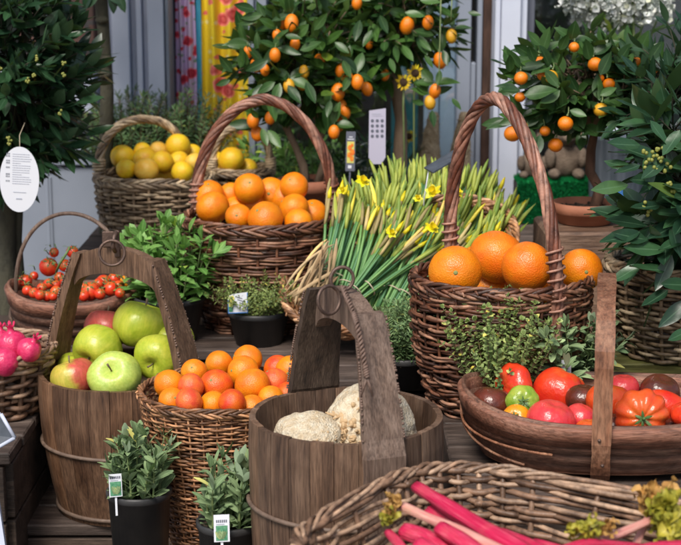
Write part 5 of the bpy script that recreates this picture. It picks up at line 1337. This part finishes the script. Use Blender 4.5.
# calamondin, right, in terracotta pot on a wooden block
P=at(585,220,3.02); zb=Z(229,3.0)
t=thing('wooden_block','worn brown wooden block under the terracotta pot of the right-hand citrus tree','block',(at(590,240,3.07).x,3.06,LV)); m=MB(); hb=zb-LV; 
m.box((0,0,hb/2),(.215,.20,hb),bev=.006); m.build('block_body',M['crate_lt'],t)
P=at(590,226,3.07); t=thing('calamondin_tree','small calamondin tree with round orange fruit in a terracotta pot at the right','tree',(P.x-.012,3.07,zb+.002)); tC=t
pot(t,L(32,P),Z(203,3.05)-zb-.002,'terra',rimh=.022,taper=.8,rimt=.01)
m=MB(); branchy(m,[loc(594,212,3.07,t),loc(600,190,3.07,t),loc(597,184,3.07,t),loc(590,172,3.07,t),loc(591,150,3.07,t),loc(595,130,3.07,t),loc(596,105,3.07,t)],.0125,.008,10); m.build('trunk',M['bark_red'],t)
cc=loc(592,86,3.07,t)
crown(t,cc-Vector((0,0,.09)),cc,(.175,.13,.098),125,6,.053,.027,'cal_leaf',seed=31,curl=.35,twig=.07,inner=.25,droop=.15)
m=MB()
for (px,py,a,l) in ((524,95,0.1,34),(545,70,-.9,22),(600,75,1.1,26),(618,62,1.0,24),(560,90,-2.6,26),(520,90,3.2,20),(540,135,-1.8,24),(528,128,-1.2,20),(515,118,3.0,18),(530,55,2.6,22),(535,62,2.0,20),(590,60,1.9,24),(560,50,1.2,20),(600,95,.4,18),(570,110,-.4,18),(540,45,2.4,20),(640,80,1.5,22),(655,90,.5,24),(620,100,-.3,18),(606,125,.2,14),(510,72,1.7,20),(650,60,1.0,22)):
    Q=loc(px,py,2.93,t); m.leaf(Q,(math.cos(a),rnd(-.4,0),math.sin(a)),L(l,at(px,py,2.93)),L(l*.5,at(px,py,2.93)),up=(rnd(-.2,.2),-1,.5),seg=6,curl=-.3,fold=.3)
m.build('front_leaves',M['cal_leaf'],t)
hang(t,[(540,63,6.5,0),(551,76.5,6.5,1),(521,78,6.5,0),(595,64,6.8,0),(609,84.5,6.3,0),(601,110,7,1),(565.5,123.5,7.2,0),(555.5,145,7,0),(512.5,133.5,8,0),(521.5,127,6,0),(527,137,6.5,0),(574,47,5,0),(646,102,6,0),(636,62,5,0),(543,75,5.5,0),(520,97,5,0),(645,90,5,0),(657,75,4,0),(600,78,4,0),(545,131,5,0)],2.95,'kumround','kumquat',t,leafm='cal_leaf')
def bcard(t,y):
    inkrects(t,'lettering','card',[(-.010+.0034*k,-.0078+.0034*k,.012,.0138) for k in range(6)],y); 
    m=MB(); m.leaf((0,-y,.018),(-.4,0,1),.010,.006,up=(0,-1,0),seg=3,curl=0); m.leaf((0,-y,.018),(.5,0,1),.010,.006,up=(0,-1,0),seg=3,curl=0); m.build('yellow_mark',M['daf_yel'],t)
card(None,'plant_label','small blue plant label with a yellow leaf mark beside the right-hand terracotta pot',at(616,197,3.0),.03,.026,-.1,-.15,back='card_b',fn=bcard,stick=.05,pts=[(-.016,0),(.016,0),(.016,.018),(0,.029),(-.016,.02)])

# near bay shrub, in the wicker planter
t=thing('bay_shrub','near bay shrub with large glossy leaves growing from the wicker planter at the right','shrub',(C7.x+.02,2.60,1.045)); tD=t
m=MB(); branchy(m,[Vector((0,0,0)),Vector((.0,-.01,.06)),Vector((-.01,-.02,.12)),Vector((-.0,-.03,.22))],.012,.007,9); m.build('trunk',M['bark_dk'],t)
cc=loc(684,190,2.50,t)
crown(t,Vector((0,0,.05)),cc,(.095,.12,.165),75,6,.088,.034,'bay_near',seed=41,curl=.35,twig=.08,inner=.3,droop=.35,barkm='bark_dk',wav=.03)
m=MB()
for (px,py,a,l) in ((640,145,3.1,42),(650,150,-1.6,40),(628,185,3.3,40),(660,205,3.25,38),(655,212,-.1,34),(640,232,3.4,46),(648,240,2.95,42),(665,250,3.1,45),(672,255,-2.0,40),(690,235,-2.7,40),(640,265,3.7,36),(665,270,3.05,46),(690,300,-2.4,42),(672,225,-1.4,36),(690,330,-2.8,30),(650,120,-1.0,36),(665,160,-2.5,36),(690,190,3.0,34),(640,165,-2.8,30),(655,180,3.1,34),(680,130,-2.2,36),(690,285,3.05,40),(668,290,-2.6,36)):
    Q=loc(px,py,2.38,t); m.leaf(Q,(math.cos(a),rnd(-.5,0),math.sin(a)),L(l,at(px,py,2.38)),L(l*.38,at(px,py,2.38)),up=(rnd(-.3,.3),-.8,.9),seg=7,curl=-.25,fold=.25,wav=.05)
m.build('front_leaves',M['bay_near'],t)
m=MB()
for (px,py) in ((655,153),(662,160),(648,165),(660,150),(652,158),(645,152),(668,165),(662,172),(655,168),(668,182),(672,190),(645,205),(650,212)):
    m=MB()
    for q in range(3):
        Pq=loc(px+rnd(-3,3),py+rnd(-3,3),2.37,t); m.ball(Pq,.0034,7,5)
    m.build('flower_buds',M['berry'],t)
# taller bay foliage above, right edge
t=thing('bay_tree','taller bay tree at the right edge behind the near shrub','tree',(at(672,100,2.95).x+.05,2.95,LV)); m=MB()
pot(t,.07,.10,'pot'); m=MB(); branchy(m,[Vector((0,0,.05)),Vector((0,0,.3)),Vector((.01,0,.5))],.012,.009,8); m.build('trunk',M['bark_dk'],t)
cc=loc(676,100,2.95,t); crown(t,cc-Vector((0,0,.08)),cc,(.105,.10,.15),80,6,.066,.023,'bay',seed=51,curl=.35,twig=.08,inner=.3,barkm='bark_dk')

# white stocks in a zinc bucket
# ------------------------------------------------------------------ things in the window
def blobs(name,label,cat,balls,mat,P): 
    m=MB()
    for (c,r,s3) in balls: m.ball(c,r,20,14,fn=lambda d,ph,th:d*(1+.10*noise.noise(d*5+Vector(c)*40)+.06*noise.noise(d*13+Vector(c)*40)),sc3=s3)
    return tag(m.build(name,M[mat],loc=P),label,cat)
def toy(P,label,s=1.0):
    blobs('plush_toy',label,'soft toy',[((0,0,.05*s),.05*s,(1,.8,1.05)),((0,-.01*s,.125*s),.038*s,(1,.9,.95)),((-.03*s,0,.16*s),.015*s,(1,.6,1.2)),((.03*s,0,.16*s),.015*s,(1,.6,1.2)),((0,-.045*s,.118*s),.017*s,(1,1,.8)),((-.045*s,-.03*s,.06*s),.02*s,(.8,1,1.4)),((.045*s,-.03*s,.06*s),.02*s,(.8,1,1.4)),((-.034*s,-.04*s,.016*s),.019*s,(.9,1.7,.8)),((.034*s,-.04*s,.016*s),.019*s,(.9,1.7,.8))],'toy',P)
zt_=Z(181,3.74)
t=thing('turf_stand','green plastic turf covered display block in front of the right-hand window','display stand',(WX(558,3.8),3.80,.93)); hb=zt_-.93
m=MB(); m.box((0,0,hb/2-.004),(.212,.11,hb-.008),bev=.004); m.build('stand_body',M['inside'],t)
G=MB()
for k in range(13000):
    if k%3==0: b=Vector((rnd(-.106,.106),rnd(-.055,.055),hb-.004)); d=Vector((rnd(-.5,.5),rnd(-.5,.5),1))
    else: b=Vector((rnd(-.106,.106),-.056,rnd(0.002,hb))); d=Vector((rnd(-.5,.5),-1,rnd(-.3,.7)))
    d.normalize(); s_=d.orthogonal().normalized()*.0012; G.add([b-s_,b+s_,b+d*.012],[(0,1,2)])
G.add([(-.106,-.0565,.001),(.106,-.0565,.001),(.106,-.0565,hb-.003),(-.106,-.0565,hb-.003)],[(0,1,2,3)])
G.add([(-.106,-.055,hb-.0035),(.106,-.055,hb-.0035),(.106,.055,hb-.0035),(-.106,.055,hb-.0035)],[(0,1,2,3)])
tag(G.build('plastic_turf',M['turf'],t),kind='stuff')
zc=at(616,165,3.66); t=thing('zinc_bucket','tall grey zinc florist bucket of white stocks behind the right-hand citrus trunk','bucket',(zc.x,3.66,.93))
m=MB(); hz=Z(118,3.66)-.93; m.lathe([(.060,0),(.062,.03),(.060,.035),(.074,hz-.05),(.077,hz-.045),(.074,hz-.04),(.078,hz),(.074,hz),(.058,.01)],40); m.build('bucket_wall',M['zinc'],t)
m=MB(); m.lathe([(.073,hz-.04),(.001,hz-.04)],24,close_bottom=False); m.build('water',M['slate'],t)
t=thing('white_stocks','bunch of white stock flowers on tall green stems at the top right','flowers',(zc.x,3.66,.96))
S=MB();F=MB();G=MB(); random.seed(5)
for (px,py) in ((565,0),(580,8),(596,4),(608,-6),(620,10),(632,2),(645,8),(655,-2),(600,-12),(640,-14),(575,-10),(665,6),(590,14),(625,20)):
    tip=loc(px,py-4,3.62+rnd(-.06,.06),t); b=Vector((rnd(-.04,.04),rnd(-.04,.04),.03)); p=bez(b,b+Vector((0,0,.38)),tip,8); S.tube(p,.0028,5)
    for k in range(44):
        q=p[-1].lerp(p[-2],rnd(0,1)); d=Vector((rnd(-1,1),rnd(-1,.6),rnd(-.6,1))).normalized(); c=q+d*rnd(.012,.026)
        for j in range(4): F.leaf(c,(d+Vector((rnd(-1,1),rnd(-1,1),rnd(-1,1)))).normalized(),.016,.014,up=d,seg=3,shape=2,curl=.3,wav=.12)
    for k in range(7):
        q=p[random.randint(3,6)]; G.leaf(q,Vector((rnd(-1,1),rnd(-1,.5),.5)),.07,.014,seg=4)
S.build('stems',M['stem_g'],t); F.build('blossoms',M['petal_w'],t); G.build('leaves',M['rocket'],t)

toy(Vector((WX(566,3.8),3.80,zt_)),'large grey-brown plush animal sitting on the green turf block',.9)
toy(Vector((WX(533,3.8),3.80,zt_)),'smaller dim plush animal left of the larger one on the green turf',.66)
def hesscone(px,label,h=48,wd=13,lean=0):
    P=at(px,168,3.78); P.z=.93; t=thing('dried_cone',label,'ornament',P,0,'rough brown cones behind the daffodils'); m=MB(); z1=Z(112,3.78)-.93; z0=.0
    def q(u,th): r_=(1-u)**.8*.042+.009+.004*noise.noise(Vector((math.cos(th)*2,math.sin(th)*2,u*9+px))); r_*= .95+ (0.12 if u>.93 else 0); return (r_*math.cos(th)+lean*u*.045,r_*math.sin(th),z1*u)
    n=24;K=26; vs=[q(i/K,2*PI*k/n) for i in range(K+1) for k in range(n)]; fs=[(i*n+k,i*n+(k+1)%n,(i+1)*n+(k+1)%n,(i+1)*n+k) for i in range(K) for k in range(n)]; fs.append(tuple(K*n+k for k in range(n))); fs.append(tuple(range(n-1,-1,-1)))
    m.add(vs,fs); m.build('cone_body',M['hess'],t)
    m=MB(); rr_=.012; m.tube([(lean*.045*.9+rr_*1.2*math.cos(2*PI*k/12),rr_*1.2*math.sin(2*PI*k/12),z1*.93) for k in range(12)],.0016,5,closed=True)
    for k in range(220):
        u=rnd(0,1); th=rnd(0,6.28); a=Vector(q(u,th)); m.tube([a,a+Vector((math.cos(th)*.004+rnd(-.003,.003),math.sin(th)*.004,rnd(-.006,.006)))],.0006,3)
    m.build('fibres',M['husk'],t)
hesscone(424,'rough brown fibrous cone left of the other, near the sunflowers',lean=.5); hesscone(453,'rough brown fibrous cone nearer the dark door frame',lean=.6)
def sunflower(px,py,r,label,Y=3.80,tiltx=0,down=.3):
    P=at(px,py,Y); t=thing('sunflower',label,'sunflower',P,0,'sunflowers behind the citrus trees'); R_=L(r,P); ax=Vector((tiltx,-1,-.1)).normalized(); q=ax.to_track_quat('Z','Y').to_matrix(); F=MB()
    for k in range(22):
        a=2*PI*k/22+rnd(-.1,.1); F.leaf(q@Vector((math.cos(a)*R_*.4,math.sin(a)*R_*.4,0)),q@Vector((math.cos(a),math.sin(a),rnd(-.2,.4))),R_*rnd(.5,.75),R_*.2,up=ax,seg=3,curl=rnd(-.5,.5))
    F.build('petals',M['sunf'],t); m=MB(); m.ball((0,0,0),R_*.48,14,10,sc3=(1,.45,1)); m.build('centre',M['sunc'],t)
    m=MB(); m.tube([(0,.01,0),(rnd(-.01,.01),.02,-.06),(rnd(-.02,.02),.02,-(P.z-.93))],.0025,6); m.build('stem',M['stem_g'],t)
sunflower(415,73,8.5,'yellow sunflower with dark centre, upper of the pair beside the kumquat trunk',tiltx=.2,Y=3.44); sunflower(404,82,9,'drooping yellow sunflower below and left of the upper one',tiltx=-.6,Y=3.44); sunflower(409,136,7,'dull orange sunflower low between trunk and brown cone',Y=3.84); sunflower(377,0,6,'small sunflower half hidden at the top among kumquat leaves',Y=3.86) if False else None
# green plants in the shadow behind the kumquat trunks
for i,(px,py,lb) in enumerate(((318,165,'leafy green pot plant in the shadow behind the terracotta pot'),(372,150,'leafy green pot plant in the shadow behind the white spotted tag'),(276,160,'leafy green pot plant in the shadow left of the terracotta pot'))):
    P=at(px,185,3.78); P.z=.93; t=thing('shade_plant',lb,'plant',P,0,'plants in the shadow behind the kumquats'); pot(t,.045,.05,'pot'); herb(t,.045,.05,n=24,ht=.19,spread=.075,ll=.055,lw=.014,sp=.022,leafm='bay' if i==1 else 'rocket',stemm='stem_g',shape=0,curl=.6,sr=.0016)

# tags and slates
def dots(t,y):
    r1=[]
    for r_ in range(4):
        for c in range(3):
            x=-.011+.011*c; z=.098-.0115*r_-.0; 
            m=MB(); m.lathe([(.0036,0),(.0036,.0004)],14,close_top=True); 
            r1.append((x-.0032,x+.0032,z-.0032,z+.0032))
    m=MB()
    for (x0,x1,z0,z1) in r1: m.poly([((x0+x1)/2+.0036*math.cos(2*PI*k/14),-y-.0002,(z0+z1)/2+.0036*math.sin(2*PI*k/14)) for k in range(14)],(0,1,0),.0003)
    m.build('spot_symbols',M['ink'],t); inkrects(t,'lettering','ink_l',[(-.012,.008,.1125,.1135),(-.012,.012,.1085,.109)],y)
tw=L(8.5,at(377,130,3.36)); th_=L(56,at(377,130,3.36))
card(None,'hanging_tag','tall pale lilac tag with twelve grey spots hanging right of the picture tag',at(377,164,3.36),0,0,.05,0,back='card_l',fn=dots,pts=[(-tw,th_*.12),(-tw*.5,0),(tw*.5,0),(tw,th_*.12),(tw,th_),(-tw*.95,th_*.96)],cat='tag')
def pictag(t,y):
    inkrects(t,'picture_ground','pic_y',[(-.008,.008,.018,.066)],y); m=MB()
    for (x,z,r_) in ((-.002,.052,.006),(.004,.042,.007),(-.003,.036,.006),(.003,.028,.006),(.003,.058,.004)): m.poly([(x+r_*.75*math.cos(2*PI*k/14),-y-.0006,z+r_*math.sin(2*PI*k/14)) for k in range(14)],(0,1,0),.0004)
    m.build('fruit_picture',M['pic_o'],t); inkrects(t,'lettering','card',[(-.007,.007,.070,.072),(-.004,.004,.075,.077)],y); inkrects(t,'bar_code_patch','card',[(-.005,.003,.006,.013)],y)
card(None,'plant_label','narrow plant tag with a picture of orange fruit stuck in the pot behind the daffodils',at(350,171,3.32),.021,.088,.1,-.05,back='ink',fn=pictag,stick=.03,roll=.03)
P=at(431,194,3.08); t=thing('price_slate','small dark chalked price slate on a white stick among the daffodils','price sign',P)
m=MB(); a=at(424,199,3.0)-P; b_=at(429,168,2.98)-P; m.tube([a+Vector((0,.02,-.06)),a,b_],[.003,.0032,.0034],8,flat=.4); m.build('stick',M['card'],t)
m=MB(); c4=[at(424,168,2.99)-P,at(433,173.0,2.95)-P,at(463,155,2.97)-P,at(454,150.5,3.03)-P]; nrm=(c4[1]-c4[0]).cross(c4[3]-c4[0]).normalized(); m.poly(c4,nrm,.003); m.build('slate_plate',M['slate'],t)
m=MB()
nrm=nrm if nrm.dot(Vector((0,-1,.3)))>0 else -nrm
for k in range(9):
    u0=.15+.08*k; p0=c4[0].lerp(c4[3],u0)+(c4[1]-c4[0])*.25; p1=c4[0].lerp(c4[3],u0+.05)+(c4[1]-c4[0])*(.45+.3*(k%2)); m.tube([p0+nrm*.0022,p1+nrm*.0022],.0007,4)
m.build('chalk_marks',M['chalk'],t)
# chalkboard corner at the left edge
P=at(-15,440,2.40); t=thing('chalkboard','dark chalkboard with a white frame, its corner at the left edge below the pomegranates','chalkboard',P)
pts=[at(1,414,2.38)-P,at(15,438,2.37)-P,at(-8,452,2.36)-P,at(-34,466,2.35)-P,at(-50,430,2.38)-P]
nrm=(pts[1]-pts[0]).cross(pts[2]-pts[0]).normalized(); m=MB(); m.poly([pts[0],pts[1],pts[3],pts[4]],nrm,.006); m.build('board',M['slate'],t)
m=MB(); nrm=nrm if nrm.y<0 else -nrm
cl=[p+nrm*.002 for p in (pts[0],pts[1],pts[3],pts[4])]
for a_,b_ in zip(cl,cl[1:]+cl[:1]): m.tube([a_,b_],.0032,8)
m.build('frame',M['white'],t)
m=MB(); c_=(pts[0]+pts[3])/2; m.tube([c_,Vector((c_.x,c_.y+.02,-(P.z-.51)))],.005,8); m.build('stick',M['crate_lt'],t)
P=at(-12,530,2.20); t=thing('chalkboard','pale edged board just entering the picture at the bottom left corner','chalkboard',P)
pts=[at(-1,500,2.2)-P,at(8,560,2.18)-P,at(-40,570,2.18)-P,at(-45,500,2.2)-P]; nrm=(pts[1]-pts[0]).cross(pts[2]-pts[0]).normalized(); m=MB(); m.poly(pts,nrm,.008); m.build('board',M['white'],t)

# ------------------------------------------------------------------ rhubarb
def stalk(label,pts,w_,mat='rhub',leafs=None,taper=(1,1),group='rhubarb stalks in the foreground basket'):
    P=[at(*p) for p in pts]; t=thing('rhubarb_stalk',label,'rhubarb',P[0],0,group); m=MB(); Q=[p-P[0] for p in P]; cur=[]
    for i in range(len(Q)-1):
        for k in range(6): cur.append(Q[i].lerp(Q[i+1],k/6))
    cur.append(Q[-1])
    for it in range(2): cur=[cur[0]]+[(cur[i-1]+cur[i]*2+cur[i+1])/4 for i in range(1,len(cur)-1)]+[cur[-1]]
    r=L(w_,P[len(P)//2])/2; n=len(cur); vs=[];uvs=[];sd=36; N_=None
    for i in range(n):
        T=(cur[min(i+1,n-1)]-cur[max(i-1,0)]).normalized(); B_=T.cross(Vector((0,0,1))).normalized(); U=B_.cross(T); k=lerp(taper[0],taper[1],i/(n-1))*(1+.05*math.sin(i*.8+P[0].x*90))
        for j in range(sd):
            uvs.append((abs(j/sd-.5)*2+P[0].x*7,i/(n-1)*3+P[0].y*5)); a=2*PI*j/sd; rib=1+.045*math.cos(a*12)+.04*math.cos(a*5+P[0].x*50); fl=.80; vs.append(cur[i]+B_*math.cos(a)*r*k*rib+U*math.sin(a)*r*k*rib*fl)
    fs=[(i*sd+j,i*sd+(j+1)%sd,(i+1)*sd+(j+1)%sd,(i+1)*sd+j) for i in range(n-1) for j in range(sd)]+[tuple(range(sd-1,-1,-1)),tuple((n-1)*sd+j for j in range(sd))]
    m.add(vs,fs,uvs); m.build('stem',M[mat],t)
    m=MB(); T=(cur[1]-cur[0]).normalized(); m.tube([cur[0]-T*.0012,cur[0]+T*.001],r*taper[0]*.66,14); m.build('cut_end',M['cut'],t)
    return t,P[0]
def frill(t,A,c,n,sz,mat,d0,name='leaf_remnant',Y=None,spread=.012):
    m=MB()
    for k in range(int(n*2.2)):
        d=(Vector(d0)+Vector((rnd(-.7,.7),rnd(-.5,.5),rnd(-.5,.6)))).normalized(); o=Vector((rnd(-1,1),rnd(-.6,.6),rnd(-1,1)))*spread
        m.leaf(c-A+o,d,sz*rnd(.5,1.1),sz*rnd(.25,.5),up=(rnd(-.6,.6),-.6,.8),seg=10,curl=rnd(-1.8,1.8),wav=.3,shape=1,fold=rnd(-.6,.9))
    m.build(name,M[mat],t)
stalk('thick magenta rhubarb stalk with a cut pale end reaching highest in the basket',[(417,487,1.80),(445,505,1.74),(485,530,1.67),(530,556,1.60),(580,590,1.52)],24,taper=(.62,1.1))
t,A=stalk('pale pink rhubarb stalk with a withered brown leaf at its end',[(402,506,1.735),(430,519,1.70),(465,533,1.655),(510,556,1.60)],11,'rhub_p',taper=(1.0,1.2)); frill(t,A,at(398,504,1.73),9,.022,'rhub_dry',(-.8,-.1,.25),spread=.006); 
stalk('magenta rhubarb stalk under the pale one in the middle',[(431,512,1.77),(455,530,1.73),(480,552,1.69),(500,580,1.65)],21)
stalk('magenta rhubarb stalk just right of the withered leaf',[(404,531,1.69),(425,538,1.67),(452,560,1.64)],24,taper=(.8,1.1))
t,A=stalk('pink rhubarb stalk end with a curled yellow leaf at the left of the basket',[(388,532,1.69),(400,545,1.66),(415,565,1.64)],12,'rhub',taper=(.8,1)); frill(t,A,at(388,521,1.69),7,.020,'rhub_leaf',(-.1,-.2,.8),spread=.006); frill(t,A,at(391,516,1.69),4,.016,'rhub_dry',(-.1,-.2,.9),spread=.004)
stalk('deep pink rhubarb stalk lowest in the middle foreground',[(440,528,1.66),(465,543,1.63),(500,566,1.60)],19)
stalk('deep pink rhubarb stalk beneath the thick front one',[(470,520,1.76),(500,538,1.71),(540,562,1.65)],17)
t,A=stalk('long pink rhubarb stalk rising to the right with a yellow-green leaf at its tip',[(545,562,1.60),(575,548,1.62),(610,538,1.65),(652,520,1.69)],12,'rhub_p',taper=(1.2,.8)); frill(t,A,at(664,520,1.69),20,.034,'rhub_leaf',(.6,-.3,.3),spread=.02); frill(t,A,at(672,538,1.66),16,.034,'rhub_leaf',(.6,-.3,.1),spread=.02)
t,A=stalk('pink rhubarb stalk below it with mustard leaf shreds',[(520,566,1.58),(556,553,1.60),(588,543,1.62),(640,548,1.64)],12,taper=(1.2,.9)); frill(t,A,at(580,533,1.63),16,.020,'rhub_leaf',(.6,-.3,.3),spread=.014); frill(t,A,at(604,531,1.64),8,.018,'rhub_dry',(.3,-.3,.6),spread=.008)
t,A=stalk('rhubarb stalk with a folded brown dry leaf standing up at the right',[(630,560,1.66),(640,535,1.69),(650,515,1.71)],8,'rhub_p'); frill(t,A,at(652,508,1.71),16,.034,'rhub_dry',(.35,0,1),spread=.010)
stalk('magenta rhubarb stalk in the bottom middle of the basket',[(455,520,1.73),(485,540,1.70),(530,566,1.64)],16)
stalk('deep magenta rhubarb stalk at the very bottom left of the bundle',[(418,545,1.62),(440,556,1.60),(470,575,1.57)],20)
stalk('magenta rhubarb stalk lying low along the right of the bundle',[(500,535,1.70),(540,552,1.66),(590,570,1.60)],19)
stalk('pink rhubarb stalk partly under the yellow-green leaves',[(535,545,1.69),(580,556,1.64),(640,565,1.60)],16)
stalk('pink rhubarb stalk along the bottom edge at the right',[(560,580,1.56),(600,560,1.58),(650,548,1.60),(700,545,1.62)],14)
